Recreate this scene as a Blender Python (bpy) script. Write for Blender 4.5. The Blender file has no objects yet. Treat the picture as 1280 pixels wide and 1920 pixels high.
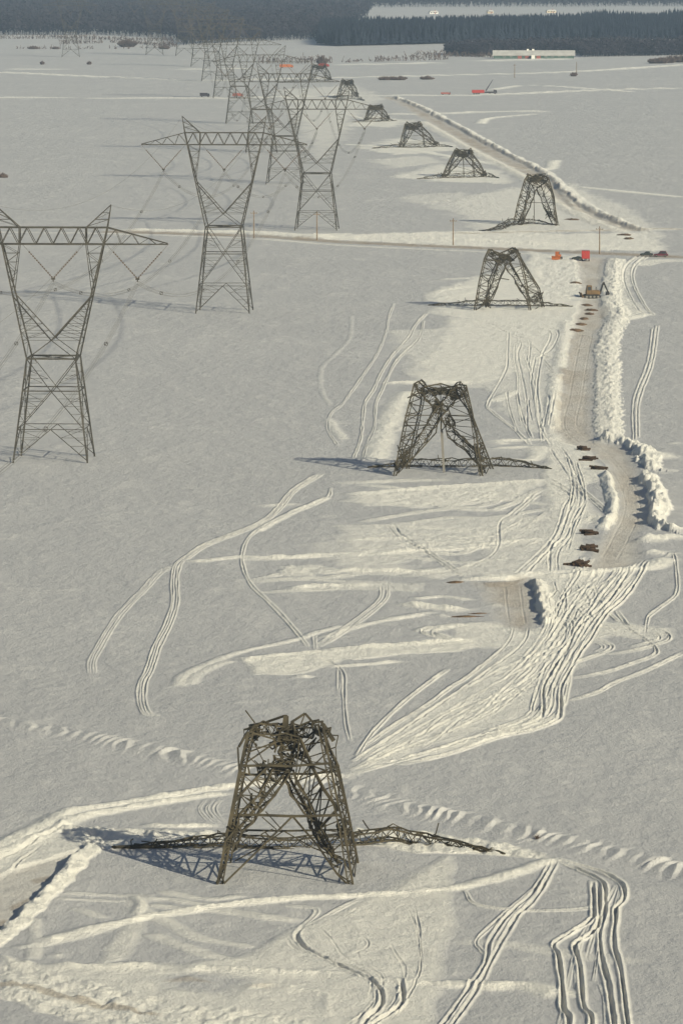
import bpy, math, random
import numpy as np
from mathutils import Vector

# ------------------------------------------------------------------ camera, light, exposure
S = bpy.context.scene
COL = S.collection
FPX = 10700.0                       # focal length in pixels of the 1280 x 1920 photograph (a 200 mm tele lens)
CAMH = 95.0
TH = math.atan(1090.0 / FPX)        # pitch below the horizon
COS_T, SIN_T = math.cos(TH), math.sin(TH)
cam_d = bpy.data.cameras.new('camera')
cam = bpy.data.objects.new('camera', cam_d)
COL.objects.link(cam)
cam.location = (0, 0, CAMH)
cam.rotation_euler = (math.pi / 2 - TH, 0, 0)
cam_d.sensor_fit = 'VERTICAL'
cam_d.sensor_height = 36.0
cam_d.lens = FPX / 1920.0 * 36.0
cam_d.clip_start = 1.0
cam_d.clip_end = 80000.0
S.camera = cam

SUN_EL = math.radians(24.0)
SUN_AZ = math.atan2(0.59, -0.80)    # clockwise from +Y
world = bpy.data.worlds.new('World')
S.world = world
world.use_nodes = True
wn = world.node_tree.nodes
wl = world.node_tree.links
for n in list(wn):
    wn.remove(n)
sky = wn.new('ShaderNodeTexSky')
sky.sky_type = 'NISHITA'
sky.sun_disc = False
sky.sun_elevation = SUN_EL
sky.sun_rotation = SUN_AZ
sky.air_density = 1.0
sky.dust_density = 1.5
bg = wn.new('ShaderNodeBackground')
bg.inputs['Strength'].default_value = 0.05
wo = wn.new('ShaderNodeOutputWorld')
wl.new(sky.outputs['Color'], bg.inputs['Color'])
wl.new(bg.outputs['Background'], wo.inputs['Surface'])

sun_d = bpy.data.lights.new('sun', 'SUN')
sun_d.energy = 4.6
sun_d.angle = math.radians(0.5)
sun_d.color = (1.0, 0.925, 0.70)
sun = bpy.data.objects.new('sun', sun_d)
COL.objects.link(sun)
sd = Vector((math.sin(SUN_AZ) * math.cos(SUN_EL), math.cos(SUN_AZ) * math.cos(SUN_EL), math.sin(SUN_EL)))
sun.rotation_euler = sd.to_track_quat('Z', 'Y').to_euler()
sun.location = (200, -200, 400)

S.view_settings.view_transform = 'Standard'
S.view_settings.look = 'None'
S.view_settings.gamma = 1.0
S.view_settings.exposure = 0.36
S.render.engine = 'CYCLES'
S.cycles.max_bounces = 6
S.cycles.volume_bounces = 0

# ------------------------------------------------------------------ helpers: where a pixel of the photo lands
def ray(px, py):
    cx = (px - 640.0) / FPX
    cy = -(py - 960.0) / FPX
    return cx, COS_T + cy * SIN_T, -SIN_T + cy * COS_T


def gp(px, py, z=0.0):
    x, y, zz = ray(px, py)
    t = (z - CAMH) / zz
    return x * t, y * t


def at_y(px, py, Y):
    x, y, zz = ray(px, py)
    t = Y / y
    return np.array((x * t, Y, CAMH + zz * t))


def row_y(py):
    x, y, zz = ray(640, py)
    return y * (-CAMH / zz)


def tag(o, label=None, cat=None, group=None, kind=None):
    if label: o['label'] = label
    if cat: o['category'] = cat
    if group: o['group'] = group
    if kind: o['kind'] = kind
    return o


def empty(name, loc, rz=0.0):
    o = bpy.data.objects.new(name, None)
    o.empty_display_size = 1.0
    o.location = loc
    o.rotation_euler = (0, 0, rz)
    COL.objects.link(o)
    return o


def mesh_obj(name, verts, faces, mat, parent=None, smooth=False):
    me = bpy.data.meshes.new(name)
    me.from_pydata([tuple(v) for v in verts], [], faces)
    me.update()
    if smooth:
        me.polygons.foreach_set('use_smooth', [True] * len(me.polygons))
    me.materials.append(mat)
    o = bpy.data.objects.new(name, me)
    COL.objects.link(o)
    if parent is not None:
        o.parent = parent
    return o


def fast_mesh(name, V, F, mat, parent=None, smooth=False):
    """V (n,3) float array, F (m,k) int array, every face with k corners."""
    V = np.ascontiguousarray(V, dtype=np.float32)
    F = np.ascontiguousarray(F, dtype=np.int32)
    me = bpy.data.meshes.new(name)
    m, k = F.shape
    me.vertices.add(len(V))
    me.vertices.foreach_set('co', V.ravel())
    me.loops.add(m * k)
    me.loops.foreach_set('vertex_index', F.ravel())
    me.polygons.add(m)
    me.polygons.foreach_set('loop_start', np.arange(0, m * k, k, dtype=np.int32))
    me.polygons.foreach_set('loop_total', np.full(m, k, dtype=np.int32))
    me.polygons.foreach_set('use_smooth', np.full(m, smooth))
    me.update(calc_edges=True)
    if mat is not None:
        me.materials.append(mat)
    o = bpy.data.objects.new(name, me)
    COL.objects.link(o)
    if parent is not None:
        o.parent = parent
    return o


def copy_tree(o, parent=None):
    c = o.copy()
    COL.objects.link(c)
    if parent is not None:
        c.parent = parent
    for ch in list(o.children):
        copy_tree(ch, c)
    return c


class Bars:
    """Collects straight steel members (square section) and builds them as one mesh."""
    def __init__(self):
        self.p, self.q, self.w = [], [], []

    def bar(self, a, b, w):
        self.p.append(tuple(a)); self.q.append(tuple(b)); self.w.append(w)

    def poly(self, pts, w):
        for a, b in zip(pts[:-1], pts[1:]):
            self.bar(a, b, w)

    def build(self, name, mat, parent=None):
        P = np.array(self.p, float); Q = np.array(self.q, float); W = np.array(self.w, float)[:, None] * 0.5
        d = Q - P
        L = np.linalg.norm(d, axis=1, keepdims=True); L[L < 1e-6] = 1e-6
        d /= L
        up = np.where(np.abs(d[:, 2:3]) > 0.9, np.array([[1.0, 0, 0]]), np.array([[0, 0, 1.0]]))
        s = np.cross(d, up); s /= np.linalg.norm(s, axis=1, keepdims=True)
        t = np.cross(s, d)
        n = len(P)
        V = np.zeros((n, 8, 3))
        for i, (a, b) in enumerate(((-1, -1), (1, -1), (1, 1), (-1, 1))):
            off = s * W * a + t * W * b
            V[:, i] = P + off
            V[:, i + 4] = Q + off
        f = np.array([(0, 1, 5, 4), (1, 2, 6, 5), (2, 3, 7, 6), (3, 0, 4, 7), (3, 2, 1, 0), (4, 5, 6, 7)])
        F = (f[None] + (np.arange(n) * 8)[:, None, None]).reshape(-1, 4)
        return fast_mesh(name, V.reshape(-1, 3), F, mat, parent)


def sample(pts, n):
    """n points evenly spaced along a polyline."""
    P = np.array(pts, float)
    s = np.concatenate([[0], np.cumsum(np.linalg.norm(np.diff(P, axis=0), axis=1))])
    u = np.linspace(0, s[-1], n)
    return np.stack([np.interp(u, s, P[:, k]) for k in range(P.shape[1])], axis=1)


def brace(b, A, B, n, w, rungs=True, cross=False):
    A = sample(A, n); B = sample(B, n)
    for i in range(n):
        if rungs and 0 < i < n - 1:
            b.bar(A[i], B[i], w)
        if i < n - 1:
            if cross or i % 2 == 0: b.bar(A[i], B[i + 1], w)
            if cross or i % 2 == 1: b.bar(B[i], A[i + 1], w)


def boom(b, pts, s0, s1, n, wc, wb, rng=None, jit=0.0, flat=1.0):
    """a lattice boom: four chords round a centre line, zigzag bracing on its faces."""
    C = sample(pts, n)
    T = np.gradient(C, axis=0)
    T /= np.linalg.norm(T, axis=1, keepdims=True) + 1e-9
    ref = np.array([0.0, 1.0, 0.0])
    U = np.cross(T, ref); U /= np.linalg.norm(U, axis=1, keepdims=True) + 1e-9
    W = np.cross(U, T)
    sz = np.linspace(s0, s1, n)[:, None] * 0.5
    ch = []
    for a, c in ((-1, -1), (1, -1), (1, 1), (-1, 1)):
        p = C + U * sz * a * flat + W * sz * c
        if rng is not None and jit:
            p = p + rng.normal(0, jit, p.shape)
        ch.append(p)
        b.poly(p, wc)
    for k in range(4):
        A, B = ch[k], ch[(k + 1) % 4]
        for i in range(n - 1):
            if i % 2: b.bar(A[i], B[i + 1], wb)
            else: b.bar(B[i], A[i + 1], wb)
            if i % 2 == 0: b.bar(A[i], B[i], wb)


# ------------------------------------------------------------------ procedural materials
def new_mat(name):
    m = bpy.data.materials.new(name)
    m.use_nodes = True
    nt = m.node_tree
    return m, nt, nt.nodes['Principled BSDF'], nt.nodes, nt.links


def noisy_mat(name, c1, c2, scale=1.0, rough=0.7, metal=0.0, bump=0.0, detail=4.0, spec=0.3, lo=0.35, hi=0.65):
    m, nt, p, N, L = new_mat(name)
    tc = N.new('ShaderNodeTexCoord')
    nz = N.new('ShaderNodeTexNoise')
    nz.inputs['Scale'].default_value = scale
    nz.inputs['Detail'].default_value = detail
    L.new(tc.outputs['Object'], nz.inputs['Vector'])
    cr = N.new('ShaderNodeValToRGB')
    cr.color_ramp.elements[0].position = lo
    cr.color_ramp.elements[1].position = hi
    cr.color_ramp.elements[0].color = (*c1, 1)
    cr.color_ramp.elements[1].color = (*c2, 1)
    L.new(nz.outputs['Fac'], cr.inputs['Fac'])
    L.new(cr.outputs['Color'], p.inputs['Base Color'])
    p.inputs['Roughness'].default_value = rough
    p.inputs['Metallic'].default_value = metal
    p.inputs['Specular IOR Level'].default_value = spec
    if bump:
        bp = N.new('ShaderNodeBump')
        bp.inputs['Strength'].default_value = bump
        bp.inputs['Distance'].default_value = 0.1
        L.new(nz.outputs['Fac'], bp.inputs['Height'])
        L.new(bp.outputs['Normal'], p.inputs['Normal'])
    return m


M = {}
M['steel'] = noisy_mat('weathered_steel', (0.034, 0.031, 0.025), (0.074, 0.068, 0.055), 0.6, 0.65, 0.15)
M['steel_bent'] = noisy_mat('bent_steel', (0.026, 0.022, 0.013), (0.068, 0.056, 0.033), 0.5, 0.7, 0.1)
M['insul'] = noisy_mat('brown_insulator', (0.075, 0.058, 0.045), (0.12, 0.095, 0.075), 3.0, 0.35)
M['wire'] = noisy_mat('aluminium_wire', (0.13, 0.125, 0.115), (0.20, 0.19, 0.17), 0.2, 0.6, 0.1)
M['wood'] = noisy_mat('pole_wood', (0.13, 0.095, 0.06), (0.22, 0.16, 0.11), 2.0, 0.85)
M['log'] = noisy_mat('dark_log', (0.018, 0.011, 0.006), (0.055, 0.032, 0.017), 2.5, 0.9, bump=0.4)
M['earth'] = noisy_mat('frozen_earth', (0.05, 0.03, 0.017), (0.16, 0.105, 0.06), 1.3, 0.95, bump=0.6)
M['snow_top'] = noisy_mat('heaped_snow', (0.72, 0.72, 0.72), (0.86, 0.85, 0.83), 1.5, 0.7, bump=0.6)
M['red'] = noisy_mat('red_paint', (0.27, 0.025, 0.022), (0.33, 0.04, 0.033), 1.5, 0.45)
M['orange'] = noisy_mat('orange_paint', (0.30, 0.085, 0.025), (0.38, 0.12, 0.04), 1.5, 0.5)
M['yellow'] = noisy_mat('machine_yellow', (0.09, 0.055, 0.022), (0.15, 0.09, 0.035), 1.2, 0.55)
M['rust'] = noisy_mat('rust_red', (0.20, 0.06, 0.05), (0.28, 0.09, 0.07), 1.0, 0.6)
M['black'] = noisy_mat('black_rubber', (0.012, 0.012, 0.012), (0.03, 0.028, 0.026), 4.0, 0.85)
M['dark'] = noisy_mat('dark_paint', (0.018, 0.024, 0.022), (0.03, 0.036, 0.034), 1.0, 0.3, spec=0.5)
M['maroon'] = noisy_mat('maroon_paint', (0.07, 0.012, 0.022), (0.10, 0.018, 0.03), 1.0, 0.3, spec=0.5)
M['glass'] = noisy_mat('dark_glass', (0.02, 0.025, 0.03), (0.03, 0.035, 0.04), 1.0, 0.08, spec=0.6)
M['charcoal'] = noisy_mat('charcoal_paint', (0.035, 0.032, 0.04), (0.055, 0.05, 0.06), 1.0, 0.5)
M['white'] = noisy_mat('white_paint', (0.58, 0.57, 0.54), (0.68, 0.67, 0.64), 0.6, 0.6)
M['green_wall'] = noisy_mat('green_siding', (0.05, 0.085, 0.07), (0.08, 0.12, 0.10), 0.5, 0.7)
M['roof_snow'] = noisy_mat('snowy_roof', (0.38, 0.375, 0.36), (0.48, 0.475, 0.46), 0.25, 0.7)
M['cream'] = noisy_mat('cream_siding', (0.50, 0.42, 0.30), (0.60, 0.52, 0.40), 0.5, 0.7)
M['conifer'] = noisy_mat('conifer_foliage', (0.009, 0.012, 0.022), (0.019, 0.025, 0.036), 0.05, 0.9, spec=0.1)
M['twig'] = noisy_mat('bare_twigs', (0.018, 0.017, 0.024), (0.040, 0.036, 0.044), 0.05, 0.9, spec=0.1)
M['shrub'] = noisy_mat('shrub_twigs', (0.07, 0.052, 0.048), (0.13, 0.10, 0.085), 0.6, 0.9, spec=0.1)
M['bark'] = noisy_mat('bark', (0.05, 0.04, 0.035), (0.10, 0.08, 0.07), 1.0, 0.95)


def ground_material():
    m, nt, p, N, L = new_mat('snow_field')
    tc = N.new('ShaderNodeTexCoord')

    def noise(scale, detail, rough=0.55, stretch=None):
        n = N.new('ShaderNodeTexNoise')
        n.inputs['Scale'].default_value = scale
        n.inputs['Detail'].default_value = detail
        n.inputs['Roughness'].default_value = rough
        if stretch:
            mp = N.new('ShaderNodeMapping')
            mp.inputs['Scale'].default_value = stretch[0]
            mp.inputs['Rotation'].default_value = (0, 0, stretch[1])
            L.new(tc.outputs['Object'], mp.inputs['Vector'])
            L.new(mp.outputs['Vector'], n.inputs['Vector'])
        else:
            L.new(tc.outputs['Object'], n.inputs['Vector'])
        return n.outputs['Fac']

    def attr(nm):
        a = N.new('ShaderNodeAttribute')
        a.attribute_name = nm
        return a.outputs['Fac']

    def math_(op, a, b=None, clamp=False):
        n = N.new('ShaderNodeMath')
        n.operation = op
        n.use_clamp = clamp
        for i, v in enumerate((a, b)):
            if v is None: continue
            if isinstance(v, (int, float)): n.inputs[i].default_value = v
            else: L.new(v, n.inputs[i])
        return n.outputs[0]

    def mix(f, a, b):
        n = N.new('ShaderNodeMix')
        n.data_type = 'RGBA'
        L.new(f, n.inputs['Factor'])
        for k, v in (('A', a), ('B', b)):
            if isinstance(v, tuple): n.inputs[k].default_value = (*v, 1)
            else: L.new(v, n.inputs[k])
        return n.outputs['Result']

    dist, dirt = attr('disturb'), attr('dirt')
    big = noise(0.012, 4)
    mid = noise(0.35, 6, 0.6)
    fine = noise(2.4, 6, 0.75)
    wind = noise(0.42, 6, 0.62, ((1.0, 0.5, 1.0), math.radians(20)))
    drift = noise(0.11, 7, 0.68, ((1.0, 0.30, 1.0), math.radians(12)))
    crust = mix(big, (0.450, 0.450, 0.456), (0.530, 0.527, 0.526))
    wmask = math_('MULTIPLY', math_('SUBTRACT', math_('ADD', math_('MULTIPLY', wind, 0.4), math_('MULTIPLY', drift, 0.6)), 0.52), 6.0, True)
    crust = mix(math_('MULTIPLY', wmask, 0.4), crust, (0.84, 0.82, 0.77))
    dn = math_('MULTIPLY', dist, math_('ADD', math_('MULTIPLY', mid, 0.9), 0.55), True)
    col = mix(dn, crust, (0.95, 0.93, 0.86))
    dm = math_('MULTIPLY', dirt, math_('ADD', math_('MULTIPLY', fine, 1.3), 0.12), True)
    earth = mix(mid, (0.20, 0.135, 0.08), (0.56, 0.48, 0.38))
    col = mix(dm, col, earth)
    L.new(col, p.inputs['Base Color'])
    p.inputs['Roughness'].default_value = 0.65
    p.inputs['Specular IOR Level'].default_value = 0.2
    h = math_('ADD', math_('ADD', math_('ADD', math_('MULTIPLY', wind, 0.36), math_('MULTIPLY', drift, 0.7)), math_('MULTIPLY', mid, 0.28)), math_('MULTIPLY', fine, 0.20))
    hd = math_('ADD', math_('MULTIPLY', mid, 0.45), math_('MULTIPLY', fine, 0.34))
    h = math_('ADD', h, math_('MULTIPLY', hd, math_('MAXIMUM', dist, math_('MULTIPLY', dirt, 0.5))))
    bp = N.new('ShaderNodeBump')
    bp.inputs['Strength'].default_value = 1.0
    bp.inputs['Distance'].default_value = 1.0
    L.new(h, bp.inputs['Height'])
    L.new(bp.outputs['Normal'], p.inputs['Normal'])
    return m


M['ground'] = ground_material()

# ------------------------------------------------------------------ the ground: one sheet with every track, bank and plowed strip carved into it
rows_px = np.arange(1985.0, -30.0, -1.3)
Yr = np.array([row_y(v) for v in rows_px])
Yr = np.concatenate([np.array([20, 80, 160, 250, 330, 400, 450.0]), Yr[Yr > 455], np.geomspace(Yr[-1] * 1.04, 21000, 40)])
step = 1.15 / FPX
tcore = np.arange(-900 / FPX, 900 / FPX, step)
wide = np.geomspace(905 / FPX, 1.5, 40)
Tc = np.concatenate([-wide[::-1], tcore, wide])
YY, TT = np.meshgrid(Yr, Tc, indexing='ij')
XX = TT * np.maximum(YY, 300)
H = np.zeros_like(XX)
DIS = np.zeros_like(XX)
DIRT = np.zeros_like(XX)


def vnoise(x, y, seed=0):
    xi = np.floor(x).astype(np.int64); yi = np.floor(y).astype(np.int64)
    fx = x - xi; fy = y - yi
    fx = fx * fx * (3 - 2 * fx); fy = fy * fy * (3 - 2 * fy)

    def hsh(a, b):
        h = (a * 374761393 + b * 668265263 + seed * 2147483647) & 0xffffffff
        h = ((h ^ (h >> 13)) * 1274126177) & 0xffffffff
        return ((h ^ (h >> 16)) & 0xffff) / 65535.0
    return (hsh(xi, yi) * (1 - fx) + hsh(xi + 1, yi) * fx) * (1 - fy) + (hsh(xi, yi + 1) * (1 - fx) + hsh(xi + 1, yi + 1) * fx) * fy


def fbm(x, y, seed=0, octv=3):
    a, s, t = 1.0, 0.0, 0.0
    for k in range(octv):
        s = s + a * vnoise(x, y, seed + k * 17); t += a
        a *= 0.5; x = x * 2.03 + 3.1; y = y * 2.03 + 7.7
    return s / t


def smooth_line(W, sub=6):
    W = np.array(W, float)
    if len(W) < 3: return W
    P = np.vstack([2 * W[0] - W[1], W, 2 * W[-1] - W[-2]])
    out = []
    for i in range(1, len(P) - 2):
        p0, p1, p2, p3 = P[i - 1], P[i], P[i + 1], P[i + 2]
        for u in np.linspace(0, 1, sub, endpoint=False):
            out.append(0.5 * (2 * p1 + (p2 - p0) * u + (2 * p0 - 5 * p1 + 4 * p2 - p3) * u * u + (3 * p1 - p0 - 3 * p2 + p3) * u ** 3))
    out.append(P[-2])
    return np.array(out)


def window(W, pad):
    y0, y1 = W[:, 1].min() - pad, W[:, 1].max() + pad
    r0 = max(np.searchsorted(Yr, y0) - 1, 0); r1 = min(np.searchsorted(Yr, y1) + 1, len(Yr))
    ta = (W[:, 0] - pad) / W[:, 1]; tb = (W[:, 0] + pad) / W[:, 1]
    c0 = max(np.searchsorted(Tc, min(ta.min(), tb.min())) - 1, 0)
    c1 = min(np.searchsorted(Tc, max(ta.max(), tb.max())) + 1, len(Tc))
    return slice(r0, r1), slice(c0, c1)


def line_dist(W, pad):
    """distance, signed side and arc length along the line for the grid points near it"""
    rs, cs = window(W, pad)
    X = XX[rs, cs]; Y = YY[rs, cs]
    D = np.full(X.shape, 1e9); Sd = np.zeros(X.shape); A = np.zeros(X.shape); LX = np.zeros(X.shape)
    s = 0.0
    for a, b in zip(W[:-1], W[1:]):
        d = b - a
        L = math.hypot(*d)
        if L < 1e-6: continue
        r2, c2 = window(np.array([a, b]), pad)
        rr = slice(max(r2.start, rs.start) - rs.start, max(min(r2.stop, rs.stop) - rs.start, 0))
        cc = slice(max(c2.start, cs.start) - cs.start, max(min(c2.stop, cs.stop) - cs.start, 0))
        x = X[rr, cc] - a[0]; y = Y[rr, cc] - a[1]
        if x.size == 0:
            s += L; continue
        u = np.clip((x * d[0] + y * d[1]) / (L * L), 0, 1)
        ex = x - u * d[0]; ey = y - u * d[1]
        dd = np.hypot(ex, ey)
        k = dd < D[rr, cc]
        D[rr, cc] = np.where(k, dd, D[rr, cc])
        Sd[rr, cc] = np.where(k, np.sign(d[0] * y - d[1] * x), Sd[rr, cc])
        A[rr, cc] = np.where(k, s + u * L, A[rr, cc])
        LX[rr, cc] = np.where(k, abs(d[0]) / L, LX[rr, cc])
        s += L
    _lx[0] = LX
    return rs, cs, D, Sd, A, s


_lx = [None]
DYR = np.gradient(Yr)


def px_line(pts, sc=1.0, ox=0.0, oy=0.0, smooth=True):
    W = np.array([gp(ox + x / sc, oy + y / sc) for x, y in pts])
    return smooth_line(W) if smooth else W


_seed = [100]


def rut(W, w=0.45, dep=0.28, berm=0.16, dis=0.75):
    """a wheel or track rut with a thrown-up lip on each side"""
    _seed[0] += 1
    w = w * 0.26
    dep *= 0.52; berm *= 0.34
    pad = w * 6 + 1.0 + 5 * np.interp(W[:, 1].max(), Yr, DYR)
    rs, cs, D, Sd, A, s = line_dist(W, pad)
    nz = 0.35 + 1.3 * fbm(XX[rs, cs] * 0.9, YY[rs, cs] * 0.22, _seed[0], 3)
    nz = nz * np.clip(np.minimum(A, s - A) / 6.0 + 0.1, 0, 1)
    D = np.abs(D + 0.22 * (fbm(XX[rs, cs] * 0.5, YY[rs, cs] * 0.1, _seed[0] + 4, 2) - 0.5))
    w = np.sqrt(w * w + (0.75 * DYR[rs][:, None] * _lx[0]) ** 2)   # no finer than the sheet can carry
    g = np.exp(-(D / w) ** 2)
    b = np.exp(-((D - w * 1.9) / (w * 0.9)) ** 2) * (0.2 + 1.6 * fbm(XX[rs, cs] * 1.7, YY[rs, cs] * 0.5, _seed[0] + 8, 2))
    H[rs, cs] += (-dep * g + berm * b) * nz
    DIS[rs, cs] = np.maximum(DIS[rs, cs], dis * np.exp(-(D / (w * 2.9)) ** 4) * (0.5 + 0.5 * nz))


def pair(W, gauge=2.2, **k):
    """both ruts of one vehicle"""
    T = np.gradient(W, axis=0)
    T /= np.linalg.norm(T, axis=1, keepdims=True) + 1e-9
    Nn = np.stack([-T[:, 1], T[:, 0]], axis=1)
    rut(W + Nn * gauge / 2, **k)
    rut(W - Nn * gauge / 2, **k)


def ridge(W, w=1.0, h=0.5, dis=0.9, rough=0.6, dirt=0.0, freq=0.5):
    """a bank of snow pushed aside"""
    _seed[0] += 1
    rs, cs, D, Sd, A, s = line_dist(W, w * 3.2 + 1.0)
    X, Y = XX[rs, cs], YY[rs, cs]
    nz = 1 - rough + 2 * rough * fbm(X * freq, Y * freq * 0.4, _seed[0], 3)
    end = np.clip(np.minimum(A, s - A) / (3.0 * w), 0, 1)
    end = end * end * (3 - 2 * end)
    D = np.abs(D + w * 0.9 * (fbm(X * freq, Y * freq * 0.25, _seed[0] + 2, 3) - 0.5))
    g = np.exp(-(D / w) ** 2) * end
    H[rs, cs] += 0.75 * h * g * (nz + 0.5 * (fbm(X * 2.2, Y * 0.6, _seed[0] + 6, 2) - 0.5))
    DIS[rs, cs] = np.maximum(DIS[rs, cs], dis * np.exp(-(D / (w * 1.5)) ** 4) * end)
    if dirt:
        DIRT[rs, cs] = np.maximum(DIRT[rs, cs], dirt * np.exp(-(D / (w * 1.2)) ** 4) * end)


def bank(W, side, w=1.5, h=1.6, out=4.0, dis=0.95, rough=0.35, dirt=0.0, freq=0.45, lump=0.25):
    """a plowed bank: a steep cut face on the line, sloping away to one side (side +1 = left of travel)"""
    _seed[0] += 1
    rs, cs, D, Sd, A, s = line_dist(W, out * 1.6 + w + 1.0)
    X, Y = XX[rs, cs], YY[rs, cs]
    q = D * Sd * side                      # positive on the bank
    q = q + (fbm(X * freq, Y * freq * 0.3, _seed[0], 3) - 0.5) * out * 0.85
    end = np.clip(np.minimum(A, s - A) / 3.0 + 0.3, 0, 1)
    prof = np.clip((q + 0.3) / w, 0, 1) * np.clip(1.15 - np.maximum(q - w, 0) / out, 0, 1)
    nz = 1 - rough + 2 * rough * fbm(X * freq, Y * freq * 0.4, _seed[0] + 5, 3)
    nz = nz + lump * (vnoise(X * 1.3, Y * 0.5, _seed[0] + 9) - 0.5)
    prof = prof * (D < out * 1.5 + w)
    nz = nz + 0.35 * (fbm(X * 2.0, Y * 0.7, _seed[0] + 12, 3) - 0.5)
    H[rs, cs] += h * prof * nz * end
    m = np.clip(prof * 4, 0, 1) * end
    DIS[rs, cs] = np.maximum(DIS[rs, cs], dis * m)
    if dirt:
        f = np.clip((q + 0.5) / 0.8, 0, 1) * np.clip((w * 1.3 - q) / w, 0, 1) * (D < out * 1.5 + w)
        DIRT[rs, cs] = np.maximum(DIRT[rs, cs], dirt * f * end)


def poly_mask(pts, soft, sc=1.0, ox=0.0, oy=0.0, wob=1.0, seed=3):
    W = np.array([gp(ox + x / sc, oy + y / sc) for x, y in pts])
    W = np.vstack([W, W[:1]])
    rs, cs = window(W, soft * 7 + 3)
    X, Y = XX[rs, cs], YY[rs, cs]
    n1 = (fbm(X * 0.22, Y * 0.08, seed, 3) - 0.5) * 2 * wob
    X = X + n1 * soft * 1.5
    Y = Y + (fbm(X * 0.22 + 9, Y * 0.08, seed + 1, 3) - 0.5) * 8 * wob * soft
    inside = np.zeros(X.shape, bool)
    D = np.full(X.shape, 1e9)
    for (x0, y0), (x1, y1) in zip(W[:-1], W[1:]):
        c = ((y0 > Y) != (y1 > Y)) & (X < (x1 - x0) * (Y - y0) / (y1 - y0 + 1e-12) + x0)
        inside ^= c
        dx, dy = x1 - x0, y1 - y0
        u = np.clip(((X - x0) * dx + (Y - y0) * dy) / (dx * dx + dy * dy + 1e-9), 0, 1)
        D = np.minimum(D, np.hypot(X - x0 - u * dx, Y - y0 - u * dy))
    sg = np.where(inside, D, -D)
    return rs, cs, np.clip(sg / soft * 0.5 + 0.5, 0, 1)


def churn(pts, amt=0.8, lump=0.12, soft=1.0, freq=0.6, wob=1.0, **k):
    """trampled, broken snow"""
    _seed[0] += 3
    rs, cs, m = poly_mask(pts, soft, wob=wob, seed=_seed[0], **k)
    X, Y = XX[rs, cs], YY[rs, cs]
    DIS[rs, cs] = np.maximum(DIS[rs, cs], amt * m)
    if lump:
        H[rs, cs] += m * lump * (fbm(X * freq, Y * freq * 0.5, _seed[0] + 1, 3) - 0.5) * 2


def smooth_patch(pts, amt=0.9, soft=1.2, **k):
    _seed[0] += 3
    rs, cs, m = poly_mask(pts, soft, seed=_seed[0], wob=0.5, **k)
    DIS[rs, cs] *= 1 - amt * m


def floor(pts, depth=0.5, dirt=0.6, soft=1.0, dis=0.5, **k):
    """a strip plowed down towards the soil"""
    _seed[0] += 3
    rs, cs, m = poly_mask(pts, soft, seed=_seed[0], wob=0.5, **k)
    X, Y = XX[rs, cs], YY[rs, cs]
    H[rs, cs] = H[rs, cs] * (1 - m) + m * (-depth + 0.06 * (fbm(X * 0.8, Y * 0.3, _seed[0], 3) - 0.5))
    n = fbm(X * 0.25, Y * 0.06, _seed[0] + 2, 3)
    DIRT[rs, cs] = np.maximum(DIRT[rs, cs], np.clip(m * dirt * (0.35 + 1.3 * n), 0, 1))
    DIS[rs, cs] = np.maximum(DIS[rs, cs] * (1 - m), dis * m)


def stain(pts, amt=0.6, soft=0.6, **k):
    _seed[0] += 3
    rs, cs, m = poly_mask(pts, soft, seed=_seed[0], wob=1.2, **k)
    DIRT[rs, cs] = np.maximum(DIRT[rs, cs], amt * m)


# gentle roll of the wind-packed field
core = (np.abs(TT) < 0.2) & (YY < 9000)
H += 0.10 * (fbm(XX * 0.05, YY * 0.03, 5, 3) - 0.5) + 0.07 * (fbm(XX * 0.33, YY * 0.16, 6, 3) - 0.5)

A_ = dict(sc=2.0, ox=640, oy=1450)      # the tracks were read off enlargements: scale and corner of each
C_ = dict(sc=2.207, ox=320, oy=1640)
L_ = dict(sc=4.0, ox=0, oy=1480)
M_ = dict(sc=2.977, ox=850, oy=1020)
N_ = dict(sc=2.0, ox=640, oy=600)
Q_ = dict(sc=2.0, ox=0, oy=840)
S_ = dict(sc=2.4615, ox=440, oy=860)
U_ = dict(sc=2.4615, ox=480, oy=540)
V_ = dict(sc=3.5556, ox=880, oy=540)

# --- trampled areas
churn([(845, 1603), (842, 1660), (836, 1750), (826, 1820), (805, 1935), (300, 1935), (60, 1900), (20, 1850), (60, 1812), (330, 1812), (470, 1790), (560, 1742), (650, 1705), (760, 1648), (835, 1608)], 0.78, 0.12, 0.7)
smooth_patch([(300, 1832), (380, 1826), (470, 1842), (420, 1862), (320, 1858)])
smooth_patch([(-20, 1903), (120, 1900), (230, 1912), (180, 1940), (-20, 1940)])
churn([(105, 1545), (160, 1552), (400, 1556), (418, 1575), (215, 1588), (160, 1592), (120, 1578)], 0.9, 0.55, 0.6, 0.8)
churn([(-60, 1600), (100, 1552), (165, 1588), (60, 1700), (-60, 1790)], 0.75, 0.2, 0.7)
churn([(235, 1675), (275, 1678), (262, 1740), (240, 1800), (190, 1812), (215, 1760), (245, 1720)], 0.6, 0.12, 0.5)
churn([(660, 1553), (760, 1560), (900, 1570), (1010, 1595), (1040, 1612), (900, 1602), (780, 1598), (660, 1580)], 0.9, 0.5, 0.5, 0.7)
churn([(0, 1795), (60, 1805), (150, 1840), (330, 1878), (520, 1905), (700, 1935), (200, 1935), (0, 1870)], 0.85, 0.4, 0.6, 0.8)
churn([(650, 1455), (665, 1430), (780, 1340), (890, 1270), (960, 1200), (1030, 1190), (1085, 1180), (1055, 1260), (980, 1340), (780, 1410)], 0.72, 0.10, 1.2)
churn([(20, 650), (300, 628), (780, 595), (720, 640), (500, 690), (250, 700), (80, 692)], 0.85, 0.2, 1.2, **N_)
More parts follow.
